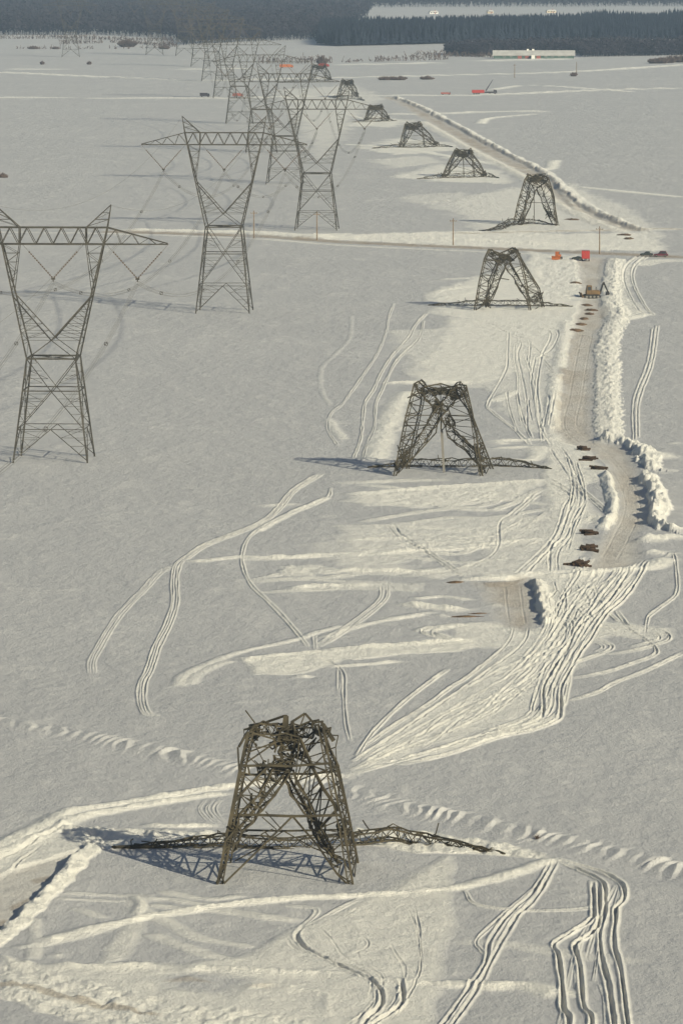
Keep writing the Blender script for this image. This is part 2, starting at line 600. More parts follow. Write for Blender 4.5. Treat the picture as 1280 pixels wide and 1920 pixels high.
churn([(0, 780), (250, 760), (600, 730), (790, 730), (880, 760), (880, 880), (830, 950), (600, 960), (200, 960), (0, 950)], 0.62, 0.12, 1.5, **N_)
churn([(300, 400), (560, 370), (900, 340), (1280, 330), (1280, 420), (850, 430), (400, 470)], 0.35, 0.05, 1.5, **S_)
churn([(300, 600), (560, 560), (700, 570), (860, 575), (840, 605), (500, 610)], 0.55, 0.15, 1.0, **S_)
smooth_patch([(220, 910), (300, 875), (420, 862), (560, 862), (520, 900), (420, 925), (260, 935)], **N_)
smooth_patch([(730, 690), (800, 650), (910, 645), (1000, 690), (1010, 735), (900, 735), (740, 730)], **N_)
churn([(770, 380), (900, 460), (1000, 580), (860, 640), (1000, 760), (900, 760), (870, 930), (740, 960), (640, 960), (800, 820), (760, 640)], 0.85, 0.15, 1.0, **N_)
churn([(440, 170), (640, 180), (820, 160), (800, 300), (700, 420), (480, 430), (470, 300)], 0.85, 0.15, 0.8, **M_)
churn([(-20, 440), (250, 440), (470, 470), (700, 430), (640, 560), (350, 560), (0, 600)], 0.8, 0.15, 0.9, **M_)
churn([(700, 440), (930, 440), (1190, 470), (1180, 520), (900, 520), (720, 560)], 0.7, 0.1, 0.9, **M_)
churn([(900, 130), (1210, 160), (1260, 240), (1150, 400), (1040, 436), (740, 436), (720, 400)], 0.85, 0.05, 2.0, **U_)
churn([(800, 548), (960, 500), (1080, 478), (1095, 600), (1050, 640), (1020, 690), (940, 700), (900, 600), (820, 592)], 0.85, 0.08, 2.0)
churn([(990, 470), (1090, 490), (1090, 560), (1010, 570), (985, 520)], 0.85, 0.35, 1.2, 0.5)
churn([(180, 40), (560, 20), (820, 160), (800, 300), (790, 420), (660, 420), (540, 250), (300, 240)], 0.5, 0.05, 1.5, **N_)
churn([(560, 440), (850, 434), (1010, 438), (1230, 436), (1236, 470), (1100, 470), (850, 461), (610, 449)], 0.85, 0.25, 2.0, 0.3)
churn([(840, 375), (960, 350), (1120, 400), (1180, 430), (1040, 436), (900, 438), (870, 415)], 0.6, 0.15, 2.5, 0.3)
churn([(725, 332), (820, 308), (935, 320), (950, 345), (850, 342)], 0.75, 0.15, 3.0, 0.3)
churn([(740, 370), (860, 360), (930, 385), (850, 400)], 0.4, 0.1, 3.0, 0.3)
churn([(672, 278), (740, 258), (850, 268), (865, 282), (740, 290)], 0.75, 0.15, 3.5, 0.3)
churn([(690, 300), (790, 292), (830, 305), (740, 315)], 0.5, 0.1, 3.0, 0.3)
churn([(640, 236), (690, 215), (770, 226), (740, 238)], 0.7, 0.1, 4.0, 0.3)
churn([(520, 168), (660, 160), (720, 185), (690, 196), (640, 250), (600, 300), (560, 230)], 0.45, 0.1, 5.0, 0.2)
churn([(1000, 330), (1070, 345), (1180, 395), (1240, 440), (1130, 430), (1060, 385)], 0.55, 0.2, 2.0, 0.3)

# --- wind-cut drift along the old ditch
def scallops(pts, h=0.9, w=3.2, lam=2.4, seed=1):
    W = px_line(pts)
    rs, cs, D, Sd, A, s = line_dist(W, w * 6)
    X, Y = XX[rs, cs], YY[rs, cs]
    q = D * Sd
    wob = fbm(A * 0.12, q * 0.1, seed, 2) * 6
    ph = (A + q * 0.9 + wob) / lam
    ph = ph + 1.2 * (fbm(A * 0.25, q * 0.2, seed + 7, 2) - 0.5)
    fr = ph - np.floor(ph)
    saw = np.where(fr < 0.72, fr / 0.72, (1 - fr) / 0.28)
    am = 0.35 + 0.95 * vnoise(A * 0.07, A * 0, seed + 3)
    end = np.clip(np.minimum(A, s - A) / 8, 0, 1)
    g = np.exp(-(q / w) ** 2)
    H[rs, cs] += 0.7 * h * am * end * (g * (0.35 + 0.65 * saw * (0.4 + 1.2 * vnoise(ph * 0 + np.floor(ph), ph * 0, seed + 5))) - 0.45 * np.exp(-((q + w * 1.6) / (w * 1.1)) ** 2))
    DIS[rs, cs] = np.maximum(DIS[rs, cs], 0.15 * g * saw * end)


scallops([(-80, 1340), (0, 1354), (70, 1365), (130, 1374), (240, 1395), (330, 1416), (455, 1443), (560, 1462), (648, 1480), (700, 1496), (760, 1513), (860, 1532), (980, 1560), (1080, 1582), (1180, 1606), (1290, 1634), (1380, 1655)], 0.95, 2.3, 2.3, 11)

# --- near right: the bundle of vehicle tracks
R = dict(w=0.62, dep=0.6, berm=0.4, dis=0.85)
for p in ([(805, 318), (900, 345), (980, 372), (1040, 405), (1058, 440), (1055, 475), (1028, 505), (1025, 548), (1018, 640), (1045, 740), (1070, 935), (1080, 980)],
          [(815, 330), (900, 366), (960, 396), (983, 420), (986, 470), (980, 545), (966, 600), (975, 700), (1000, 800), (1020, 945), (1025, 980)],
          [(940, 405), (945, 520), (935, 548), (860, 596), (795, 640), (812, 690), (825, 800), (830, 880), (850, 912), (845, 980)],
          [(962, 420), (965, 540), (950, 585), (915, 615), (873, 645), (890, 720), (905, 868), (935, 912), (930, 980)]):
    rut(px_line(p, **A_), **R)
for p in ([(803, 325), (745, 440), (690, 505), (660, 530), (610, 610), (585, 655), (555, 712), (500, 820), (415, 940), (390, 980)],
          [(785, 330), (722, 440), (640, 515), (560, 620), (545, 690), (530, 730), (460, 830), (380, 940), (350, 980)]):
    rut(px_line(p, **A_), w=0.55, dep=0.4, berm=0.3, dis=0.6)
rut(px_line([(722, 430), (600, 535), (508, 622), (520, 660), (548, 690)], **A_), w=0.4, dep=0.25, berm=0.15, dis=0.7)
rut(px_line([(430, 436), (462, 442), (480, 475), (520, 495), (620, 510), (720, 515), (880, 508), (990, 495)], **A_), w=0.35, dep=0.25, berm=0.15, dis=0.7)
ridge(px_line([(1060, 1608), (1010, 1620), (950, 1640), (850, 1665), (760, 1673), (640, 1681), (540, 1685), (430, 1697), (320, 1713), (240, 1728), (150, 1748), (75, 1770)]), 0.9, 0.38, 0.95)
ridge(px_line([(395, 618), (500, 630), (660, 645), (860, 680), (1160, 715)], **A_), 1.2, 0.05, 0.45)
ridge(px_line([(-20, 765), (200, 776), (370, 790), (480, 790), (560, 800), (660, 792), (760, 812), (860, 850)], **A_), 1.3, 0.4, 0.9)
ridge(px_line([(375, 748), (460, 752)], **A_), 1.0, 0.25, 0.7)

# --- near middle
for p, k in (([(548, 210), (520, 250), (540, 285), (600, 325), (660, 355), (760, 405), (830, 440), (868, 475), (868, 540), (810, 598), (780, 650)], R),
             ([(925, 422), (952, 442), (957, 530), (900, 575), (830, 625), (790, 660)], R),
             ([(880, 440), (850, 480), (842, 545), (730, 620), (690, 660)], dict(w=0.4, dep=0.15, berm=0.25, dis=0.9)),
             ([(478, 262), (510, 300), (600, 335)], dict(w=0.4, dep=0.3, berm=0.15, dis=0.7)),
             ([(785, 245), (818, 285), (790, 315), (720, 330), (640, 332)], dict(w=0.35, dep=0.25, berm=0.15, dis=0.8)),
             ([(500, 130), (570, 135), (602, 150), (580, 182), (520, 230)], dict(w=0.4, dep=0.15, berm=0.15, dis=0.6)),
             ([(785, 95), (700, 140), (610, 190), (560, 212)], dict(w=0.4, dep=0.1, berm=0.2, dis=0.8)),
             ([(860, 120), (775, 140), (700, 185)], dict(w=0.4, dep=0.1, berm=0.2, dis=0.7))):
    rut(px_line(p, **C_), **k)
for p in ([(-120, 95), (0, 102), (150, 130), (350, 165), (550, 197)], [(-120, 118), (0, 135), (180, 150), (500, 192)],
          [(-160, 130), (0, 205), (100, 260), (250, 285), (330, 308)], [(-100, 240), (0, 280), (200, 345), (400, 358)], [(-60, 60), (60, 88), (180, 100), (320, 80)]):
    ridge(px_line(p, **C_), 0.7, 0.12, 0.6)
ridge(px_line([(0, 410), (150, 388), (330, 395), (520, 405), (760, 412)], **C_), 1.2, 0.4, 0.9)
ridge(px_line([(300, 470), (420, 455), (520, 470), (640, 500), (640, 560), (620, 590)], **C_), 0.6, 0.25, 0.6)
stain([(-20, 445), (60, 425), (170, 450), (60, 448)], 0.55, 0.4, **C_)
stain([(310, 468), (420, 452), (400, 470)], 0.4, 0.4, **C_)

# --- near left: plowed lane with its bank, the ridges round it
ridge(px_line([(660, 1452), (560, 1460), (440, 1473), (317, 1492), (225, 1507), (160, 1515), (125, 1525), (60, 1558), (0, 1587), (-80, 1625)]), 1.0, 0.5, 0.95)
ridge(px_line([(430, 1485), (317, 1502), (225, 1517), (140, 1535), (100, 1557), (0, 1602), (-80, 1640)]), 0.9, 0.4, 0.9)
ridge(px_line([(420, 1546), (330, 1549), (260, 1545)]), 0.8, 0.35, 0.9)
rut(px_line([(130, 1545), (60, 1580), (0, 1612), (-60, 1640)]), w=0.5, dep=0.35, berm=0.2)
rut(px_line([(75, 1585), (40, 1612), (20, 1635)]), w=0.5, dep=0.5, berm=0.3)
for dx in (0, 14, 28):
    rut(px_line([(385 + dx, 1500), (374 + dx, 1515), (382 + dx, 1530), (395 + dx, 1542)]), w=0.3, dep=0.18, berm=0.08, dis=0.25)
floor([(-60, 1790), (-60, 1660), (40, 1625), (110, 1605), (158, 1592), (120, 1625), (80, 1668), (45, 1705), (12, 1740)], 0.4, 0.2, 0.5)
bank(px_line([(168, 1582), (150, 1598), (135, 1610), (108, 1643), (82, 1672), (45, 1706), (15, 1736), (-30, 1775)]), +1, 0.45, 0.55, 1.3, 0.95, 0.6, 0.0, 0.8, 0.6)
stain([(60, 1640), (105, 1628), (95, 1642), (70, 1648)], 0.75, 0.4)
stain([(20, 1690), (62, 1676), (50, 1690), (25, 1700)], 0.85, 0.4)
stain([(-40, 1735), (10, 1715), (20, 1722), (-30, 1760)], 0.85, 0.4)
ridge(px_line([(430, 775), (600, 780), (950, 802), (1270, 832)], **L_), 0.6, 0.1, 0.5)
ridge(px_line([(380, 812), (700, 830), (1000, 840)], **L_), 0.5, 0.08, 0.4)
ridge(px_line([(250, 960), (265, 1100), (240, 1280)], **L_), 0.5, 0.1, 0.5)
ridge(px_line([(530, 880), (650, 920), (790, 975)], **L_), 0.5, 0.06, 0.4)
ridge(px_line([(80, 1200), (300, 1165), (560, 1110), (880, 1020)], **L_), 0.7, 0.15, 0.6)
ridge(px_line([(300, 1335), (520, 1330), (760, 1338), (1040, 1325), (1280, 1345)], **L_), 1.1, 0.45, 0.95)
ridge(px_line([(300, 1250), (540, 1245)], **L_), 0.8, 0.12, 0.6)
ridge(px_line([(1000, 800), (1050, 860), (1030, 950)], **L_), 0.5, 0.3, 0.8)
stain([(-20, 1842), (60, 1850), (140, 1868), (215, 1884), (300, 1900), (300, 1906), (200, 1892), (120, 1876), (50, 1858), (-20, 1850)], 0.7, 0.35)

# --- middle distance, right
for p in ([(1080, 90), (1040, 170), (980, 260), (930, 320), (850, 390), (760, 530), (700, 610), (640, 720), (600, 800), (597, 900), (590, 962), (540, 1000), (430, 1040), (250, 1080), (-60, 1180), (-300, 1230)],
          [(1000, 100), (960, 170), (870, 310), (700, 460), (640, 560), (560, 690), (502, 800), (497, 950), (440, 995), (300, 1040), (100, 1085), (-100, 1150), (-400, 1230)]):
    rut(px_line(p, **M_), w=0.6, dep=0.55, berm=0.4, dis=0.85)
for p in ([(930, 170), (830, 280), (700, 420), (620, 560), (530, 660), (482, 770), (440, 900), (430, 940), (350, 990), (120, 1070)],
          [(1000, 180), (900, 300), (780, 450), (700, 560), (620, 680), (560, 800), (540, 920), (470, 985), (270, 1062), (0, 1130)]):
    rut(px_line(p, **M_), w=0.5, dep=0.12, berm=0.28, dis=0.85)
for p in ([(335, 455), (315, 530), (255, 600), (155, 680), (60, 752), (-20, 800), (-150, 900), (-330, 1010), (-500, 1130)],
          [(418, 455), (400, 530), (330, 605), (205, 695), (80, 785), (-40, 870), (-200, 980), (-420, 1120), (-560, 1210)],
          [(590, 420), (622, 450), (622, 500), (590, 560), (450, 625), (250, 705), (100, 790), (-60, 880), (-300, 1050), (-520, 1190)],
          [(620, 410), (662, 440), (640, 540), (560, 605), (400, 690), (200, 800), (0, 915), (-200, 1030), (-500, 1200)],
          [(560, 680), (440, 740), (300, 822), (120, 900), (-40, 990), (-250, 1110), (-480, 1220)],
          [(480, 780), (330, 832), (120, 880), (-40, 950), (-150, 1040), (-330, 1150), (-500, 1215)],
          [(470, 790), (300, 860), (60, 960), (-80, 1080), (-180, 1140)],
          [(-40, 700), (-150, 780), (-300, 900), (-450, 1050), (-540, 1180)]):
    rut(px_line(p, **M_), w=0.45, dep=0.25, berm=0.22, dis=0.8)
for p in ([(750, 545), (790, 535), (840, 545), (882, 572), (835, 605), (700, 652), (660, 690)], [(760, 548), (805, 552), (832, 575), (800, 600)],
          [(940, 455), (1000, 490), (1080, 540), (1128, 585), (1110, 620), (1000, 662), (850, 712), (680, 745)],
          [(1090, 468), (1150, 480), (1202, 512), (1180, 540), (1050, 582), (880, 612)], [(1080, 480), (1130, 500), (1140, 530), (1000, 572)],
          [(1190, 70), (1228, 60), (1247, 200), (1245, 260), (1220, 300), (1100, 390), (1078, 430), (1070, 500)],
          [(1290, 600), (1080, 700), (900, 772), (800, 825), (650, 872)],
          [(650, 230), (648, 272), (585, 330), (580, 382)], [(600, 240), (560, 275), (530, 320), (540, 385)], [(735, 280), (735, 300), (660, 350), (600, 385)],
          [(760, 270), (795, 285), (785, 310), (700, 352), (670, 420)], [(560, 200), (640, 212), (655, 240)], [(820, 180), (720, 250), (640, 300)], [(900, 170), (830, 220), (740, 260)],
          [(920, 500), (960, 520)], [(330, 610), (370, 640), (400, 640)]):
    rut(px_line(p, **M_), w=0.4, dep=0.28, berm=0.18, dis=0.7)
ridge(px_line([(-40, 198), (200, 195), (330, 190), (440, 172), (600, 180), (720, 165), (830, 150), (980, 140), (1100, 128), (1195, 75)], **M_), 1.4, 0.55, 0.97, 0.5)

for p in ([(490, 0), (560, 18), (620, 48), (690, 72)], [(520, 0), (600, 25), (760, 38), (782, 65), (752, 128), (735, 220), (735, 290), (742, 380), (752, 455)],
          [(625, 45), (622, 120), (615, 190), (550, 308), (562, 342), (650, 412), (705, 462)],
          [(650, 75), (672, 88), (660, 130), (680, 230), (692, 300), (696, 400), (712, 442)],
          [(690, 80), (706, 90), (700, 170)], [(725, 140), (710, 230), (716, 292), (700, 300), (712, 380)],
          [(640, 30), (760, 30), (812, 48), (790, 102), (755, 130), (730, 150)], [(755, 150), (792, 190)], [(768, 178), (805, 212)], [(705, 90), (760, 135), (800, 160)],
          [(745, 285), (776, 292), (770, 340), (755, 405)], [(800, 275), (790, 330), (775, 400)],
          [(618, 270), (628, 330), (648, 390), (662, 425), (705, 468)], [(655, 265), (675, 350), (700, 420)],
          [(780, 480), (800, 512), (845, 580)], [(822, 478), (852, 520), (880, 590)],
          [(1182, 20), (1162, 160), (1112, 300), (1108, 440)], [(1168, 30), (1148, 160), (1097, 300), (1096, 450)],
          [(845, 588), (912, 652), (1012, 742)], [(865, 600), (925, 655), (1005, 720)],
          [(755, 600), (850, 655), (832, 702), (800, 800), (740, 872), (640, 962)], [(770, 590), (868, 655), (850, 720), (815, 810), (760, 880), (680, 958)],
          [(850, 600), (906, 672), (872, 732), (838, 810), (750, 890), (690, 952)], [(882, 580), (912, 682), (868, 762), (856, 812), (812, 872), (808, 945)], [(800, 820), (780, 872), (778, 945)],
          [(170, 768), (220, 822), (300, 862), (420, 942), (475, 965)], [(196, 768), (232, 812), (322, 866), (440, 944)],
          [(722, 650), (640, 722), (592, 762), (586, 850), (530, 902), (400, 942), (250, 960)], [(735, 655), (650, 725)]):
    rut(px_line(p, **N_), w=0.5, dep=0.30, berm=0.2, dis=0.6)
for p, h in (([(520, 457), (700, 450), (850, 445)], .4), ([(550, 482), (740, 474)], .3), ([(600, 520), (720, 522), (740, 470)], .2), ([(540, 465), (640, 458)], .2),
             ([(200, 240), (270, 238), (520, 238)], .6), ([(560, 310), (640, 270), (660, 262)], .2), ([(-20, 826), (300, 815)], .3),
             ([(-40, 888), (200, 872), (450, 850), (780, 815)], .3), ([(-80, 940), (150, 942), (400, 945)], .35), ([(470, 965), (620, 958), (820, 945), (1000, 930)], .35),
             ([(0, 655), (300, 632), (780, 598)], .4), ([(200, 770), (420, 790), (590, 800)], .15), ([(1200, 460), (1290, 462)], .15), ([(1220, 510), (1290, 508)], .15), ([(800, 445), (930, 440)], .4)):
    ridge(px_line(p, **N_), 1.3, h, 0.9, 0.5)

def swath(A, B, n, seed, **k):
    """many passes of the same machines between two edge lines"""
    rng = np.random.default_rng(seed)
    A = sample(A, 40); B = sample(B, 40)
    for _ in range(n):
        u = np.interp(np.arange(40), np.linspace(0, 39, 6), np.clip(rng.uniform(0, 1) + np.cumsum(rng.normal(0, 0.07, 6)), 0, 1))[:, None]
        a, b = sorted(rng.integers(0, 40, 2))
        if b - a < 18: a, b = max(a - 10, 0), min(b + 10, 40)
        kk = dict(k); f = rng.uniform(0.35, 1.15)
        kk['dep'] *= f; kk['berm'] *= f; kk['w'] *= rng.uniform(0.7, 1.3)
        rut((A * (1 - u) + B * u)[a:b], **kk)


T1 = dict(w=0.55, dep=0.26, berm=0.26, dis=0.95)
swath(px_line([(1085, 1045), (1045, 1120), (1010, 1190), (940, 1250), (830, 1310), (720, 1390), (660, 1440)]), px_line([(1215, 1050), (1130, 1150), (1075, 1240), (1050, 1330), (970, 1370), (820, 1410), (665, 1450)]), 15, 901, **T1)
swath(px_line([(1045, 845), (1060, 920), (1035, 1000), (980, 1075)]), px_line([(1075, 850), (1095, 930), (1070, 1010), (1050, 1080)]), 5, 902, **T1)
swath(px_line([(950, 640), (965, 720), (980, 800), (1010, 835)]), px_line([(1040, 640), (1030, 720), (1030, 800), (1040, 835)]), 3, 903, **T1)
swath(px_line([(1010, 1090), (1030, 1140), (1060, 1170), (1150, 1190)]), px_line([(1100, 1080), (1130, 1110), (1180, 1170), (1250, 1180)]), 10, 904, **T1)
swath(px_line([(1140, 1660), (1105, 1710), (1060, 1790), (1040, 1930)]), px_line([(1165, 1660), (1150, 1740), (1160, 1820), (1180, 1930)]), 8, 905, w=0.3, dep=0.12, berm=0.1, dis=0.5)
swath(px_line([(560, 1740), (600, 1800), (690, 1840), (640, 1930)]), px_line([(780, 1700), (790, 1800), (770, 1860), (720, 1930)]), 9, 906, w=0.3, dep=0.15, berm=0.12, dis=0.8)
swath(px_line([(650, 905), (780, 900), (900, 900), (1010, 880)]), px_line([(640, 1075), (780, 1065), (900, 1060), (1040, 1030)]), 22, 907, w=0.5, dep=0.12, berm=0.3, dis=0.8)
swath(px_line([(460, 1040), (560, 1040), (680, 1035)]), px_line([(500, 1110), (600, 1105), (760, 1100)]), 6, 908, w=0.5, dep=0.1, berm=0.3, dis=0.8)

# --- middle distance, left
pair(px_line([(1195, 100), (1100, 160), (1040, 230), (960, 290), (780, 360), (700, 410), (665, 440), (655, 500), (655, 580), (630, 660), (590, 740), (560, 830), (535, 880), (530, 940), (545, 990), (575, 1005)], **Q_), 0.75, w=0.4, dep=0.22, berm=0.2, dis=0.6)
rut(px_line([(1240, 150), (1220, 190), (1080, 250), (950, 320), (912, 380), (910, 440), (940, 510), (1000, 570), (1060, 630), (1120, 700), (1152, 742)], **Q_), w=0.45, dep=0.22, berm=0.2, dis=0.6)
ridge(px_line([(1230, 185), (1090, 243), (960, 315)], **Q_), 0.6, 0.25, 0.7)
pair(px_line([(670, 435), (600, 465), (540, 530), (460, 610), (410, 680), (370, 750), (345, 800), (345, 845)], **Q_), 0.7, w=0.4, dep=0.1, berm=0.12, dis=0.35)
ridge(px_line([(690, 430), (900, 408), (1000, 412), (1280, 405)], **Q_), 1.1, 0.25, 0.8)
ridge(px_line([(960, 220), (1040, 212), (1150, 210)], **Q_), 1.0, 0.15, 0.6)
ridge(px_line([(665, 895), (690, 852), (800, 800), (900, 765), (1100, 720), (1190, 690), (1285, 665)], **Q_), 0.6, 0.18, 0.6)
ridge(px_line([(705, 890), (740, 850), (830, 808), (900, 800)], **Q_), 0.6, 0.15, 0.5)
churn([(893, 796), (1100, 775), (1285, 762), (1285, 790), (1220, 822), (1100, 852), (960, 852)], 0.9, 0.18, 0.6, **Q_)
ridge(px_line([(880, 797), (1100, 773), (1285, 760)], **Q_), 1.0, 0.4, 0.95)
ridge(px_line([(1100, 862), (1140, 855), (1160, 850)], **Q_), 0.9, 0.5, 0.95)
churn([(1040, 440), (1180, 440), (1290, 460), (1270, 475), (1150, 470), (1050, 475)], 0.7, 0.2, 0.6, **Q_)
ridge(px_line([(1085, 530), (1180, 520), (1280, 522)], **Q_), 1.0, 0.3, 0.8)
churn([(370, 888), (700, 858), (960, 843), (1140, 848), (1000, 888), (700, 908), (560, 922), (380, 915)], 0.95, 0.15, 0.7, **S_)
ridge(px_line([(370, 888), (700, 860), (960, 843), (1130, 838)], **S_), 1.0, 0.4, 0.97)
ridge(px_line([(400, 962), (500, 955), (600, 948), (780, 932)], **S_), 0.8, 0.25, 0.7)
rut(px_line([(400, 918), (460, 950), (500, 990), (503, 1080), (510, 1200), (530, 1300)], **S_), w=0.4, dep=0.28, berm=0.15, dis=0.4)
rut(px_line([(480, 960), (478, 1080)], **S_), w=0.4, dep=0.15, berm=0.1, dis=0.3)
rut(px_line([(366, 810), (370, 880)], **S_), w=0.5, dep=0.15, berm=0.15, dis=0.4)
pair(px_line([(690, 580), (680, 650), (560, 752), (440, 830), (375, 865)], **S_), 0.9, w=0.4, dep=0.12, berm=0.16, dis=0.5)
ridge(px_line([(400, 830), (540, 780), (700, 745), (880, 715)], **S_), 0.7, 0.22, 0.6)
ridge(px_line([(640, 740), (760, 730), (920, 705)], **S_), 0.7, 0.15, 0.5)
ridge(px_line([(755, 665), (850, 680), (960, 690), (1090, 705)], **S_), 1.3, 0.8, 0.97, 0.4)
ridge(px_line([(915, 728), (990, 720)], **S_), 1.2, 1.0, 0.97, 0.3)
ridge(px_line([(880, 515), (940, 522)], **S_), 1.2, 1.0, 0.97, 0.3)
ridge(px_line([(800, 650), (960, 636), (1100, 655)], **S_), 0.8, 0.25, 0.7)
for p in ([(850, 800), (900, 780), (1060, 770), (1180, 755)], [(900, 800), (960, 820), (1040, 850)], [(1280, 620), (1200, 680)]):
    ridge(px_line(p, **S_), 0.7, 0.25, 0.8)
rut(px_line([(1170, 755), (980, 770), (880, 788), (875, 805), (1000, 838), (1060, 855)], **S_), w=0.4, dep=0.3, berm=0.2, dis=0.8)
rut(px_line([(1130, 765), (960, 785), (915, 800), (940, 820), (1060, 850)], **S_), w=0.4, dep=0.3, berm=0.2, dis=0.8)
ridge(px_line([(110, 462), (360, 448), (640, 432), (900, 425), (1230, 408)], **S_), 1.1, 0.35, 0.9)
ridge(px_line([(450, 520), (640, 515), (850, 518)], **S_), 1.1, 0.4, 0.95)
churn([(200, 520), (260, 490), (380, 510), (360, 545), (240, 530)], 0.8, 0.25, 0.5, **S_)
ridge(px_line([(240, 605), (360, 590), (500, 585), (690, 580)], **S_), 1.0, 0.35, 0.9)

rut(px_line([(635, 70), (610, 140), (600, 200), (560, 300), (480, 420), (400, 530), (345, 580), (330, 650), (375, 725)], **U_), w=0.35, dep=0.2, berm=0.18, dis=0.4)
for p in ([(782, 120), (735, 170), (702, 230), (620, 322), (572, 400), (540, 470), (502, 530), (492, 600), (480, 700), (448, 785)],
          [(770, 150), (762, 200), (740, 245), (650, 332), (602, 420), (580, 470), (550, 540), (545, 640), (510, 722), (490, 795)]):
    rut(px_line(p, **U_), w=0.4, dep=0.3, berm=0.25, dis=0.6)
ridge(px_line([(705, 475), (660, 520), (640, 555), (600, 640), (565, 735), (545, 795)], **U_), 1.5, 0.35, 0.9)
ridge(px_line([(540, 440), (720, 438), (1045, 437)], **U_), 1.4, 0.6, 0.97, 0.4)
ridge(px_line([(440, 130), (430, 230), (360, 310), (302, 370), (300, 470), (340, 540)], **U_), 0.4, 0.05, 0.18)
ridge(px_line([(330, 600), (360, 650), (400, 700)], **U_), 0.8, 0.2, 0.5)
ridge(px_line([(620, 665), (680, 640)], **U_), 0.8, 0.15, 0.5)

# --- the winding plowed road and its banks
floor([(1083, 482), (1090, 530), (1092, 560), (1082, 600), (1072, 640), (1062, 700), (1051, 750), (1041, 800), (1060, 826), (1115, 845), (1145, 872), (1157, 900), (1167, 950), (1145, 1000), (1122, 1040), (1100, 1072),
       (1200, 1052), (1188, 1010), (1212, 975), (1205, 930), (1188, 885), (1178, 850), (1150, 836), (1110, 825), (1105, 780), (1108, 720), (1112, 690), (1108, 660), (1120, 620), (1140, 585), (1122, 560), (1126, 520), (1132, 482)], 0.45, 0.5, 1.2)
floor([(905, 1092), (992, 1086), (1001, 1130), (1006, 1162), (985, 1182), (950, 1170), (925, 1130)], 0.28, 0.7, 2.2)
bank(px_line([(1260, 998), (1225, 988), (1215, 972), (1222, 950), (1213, 920), (1198, 893)]), -1, 0.8, 1.3, 2.0, 0.97, 0.6, 0.0, 0.7, 0.7)
bank(px_line([(1232, 882), (1206, 878), (1198, 862), (1185, 846), (1165, 834), (1118, 824)]), -1, 0.8, 1.05, 2.8, 0.97, 0.65, 0.0, 0.7, 0.7)
bank(px_line([(1112, 825), (1112, 790), (1113, 760), (1111, 720), (1115, 692), (1112, 665), (1122, 622), (1140, 588), (1124, 562), (1128, 520), (1136, 486)]), -1, 3.2, 0.5, 2.3, 0.95, 0.8, 0.15, 1.1, 0.8)
bank(px_line([(1142, 888), (1150, 920), (1157, 950), (1150, 975), (1138, 992)]), -1, 0.7, 0.8, 1.2, 0.95, 0.5)
bank(px_line([(1018, 1172), (1010, 1150), (1002, 1120), (994, 1090)]), -1, 0.7, 0.85, 1.6, 0.95, 0.7, 0.0, 0.9, 0.6)
ridge(px_line([(1193, 1018), (1240, 1008), (1300, 1012)]), 1.8, 0.9, 0.97, 0.5)
ridge(px_line([(1195, 1040), (1230, 1036), (1268, 1036)]), 1.8, 0.9, 0.97, 0.5)
ridge(px_line([(1120, 828), (1155, 822), (1185, 822)]), 1.5, 0.8, 0.95, 0.5, freq=0.8)
ridge(px_line([(1040, 700), (1034, 760), (1036, 805)]), 1.2, 0.5, 0.9, 0.5)
ridge(px_line([(1060, 600), (1052, 650), (1046, 690)]), 1.2, 0.4, 0.85, 0.5)
ridge(px_line([(1085, 975), (1120, 972), (1138, 985)]), 1.2, 0.6, 0.95)
ridge(px_line([(1200, 845), (1250, 862)]), 2.0, 1.0, 0.95, 0.5)
ridge(px_line([(1255, 885), (1215, 887)]), 1.6, 0.9, 0.97, 0.3)
for y, x0 in ((700, 1148), (745, 1152), (660, 1156), (625, 1160), (780, 1148)):
    ridge(px_line([(x0 - 8, y), (x0 + 14, y + 1)]), 2.6, 0.5, 0.97, 0.3)
pair(px_line([(1100, 620), (1088, 680), (1078, 740), (1070, 800), (1130, 850), (1170, 900), (1185, 950), (1160, 1010), (1140, 1045)]), 2.4, w=0.5, dep=0.10, berm=0.05, dis=0.3)
pair(px_line([(960, 1095), (965, 1140), (970, 1170)]), 2.2, w=0.45, dep=0.1, berm=0.06, dis=0.3)
pair(px_line([(1205, 478), (1180, 500), (1178, 530), (1200, 575), (1215, 590)]), 2.4, w=0.6, dep=0.4, berm=0.25, dis=0.7)
pair(px_line([(1280, 488), (1230, 490), (1195, 498)]), 2.4, w=0.6, dep=0.3, berm=0.3, dis=0.8)
churn([(1140, 500), (1180, 490), (1178, 560), (1215, 590), (1150, 600), (1145, 560)], 0.8, 0.3, 1.2, 0.4)
ridge(px_line([(1130, 565), (1150, 600), (1215, 588)]), 1.3, 0.4, 0.9)
stain([(1090, 625), (1082, 600), (1070, 640), (1062, 690), (1072, 690)], 0.6, 0.8)
stain([(905, 1092), (985, 1086), (960, 1098), (915, 1100)], 0.9, 0.6)

stain([(1056, 690), (1092, 694), (1076, 716), (1052, 720)], 0.75, 0.8)
stain([(1048, 735), (1085, 740), (1060, 770), (1044, 768)], 0.6, 0.8)
stain([(1074, 640), (1086, 642), (1074, 676), (1064, 676)], 0.7, 0.8)
stain([(1120, 840), (1160, 846), (1150, 862), (1124, 858)], 0.5, 0.8)
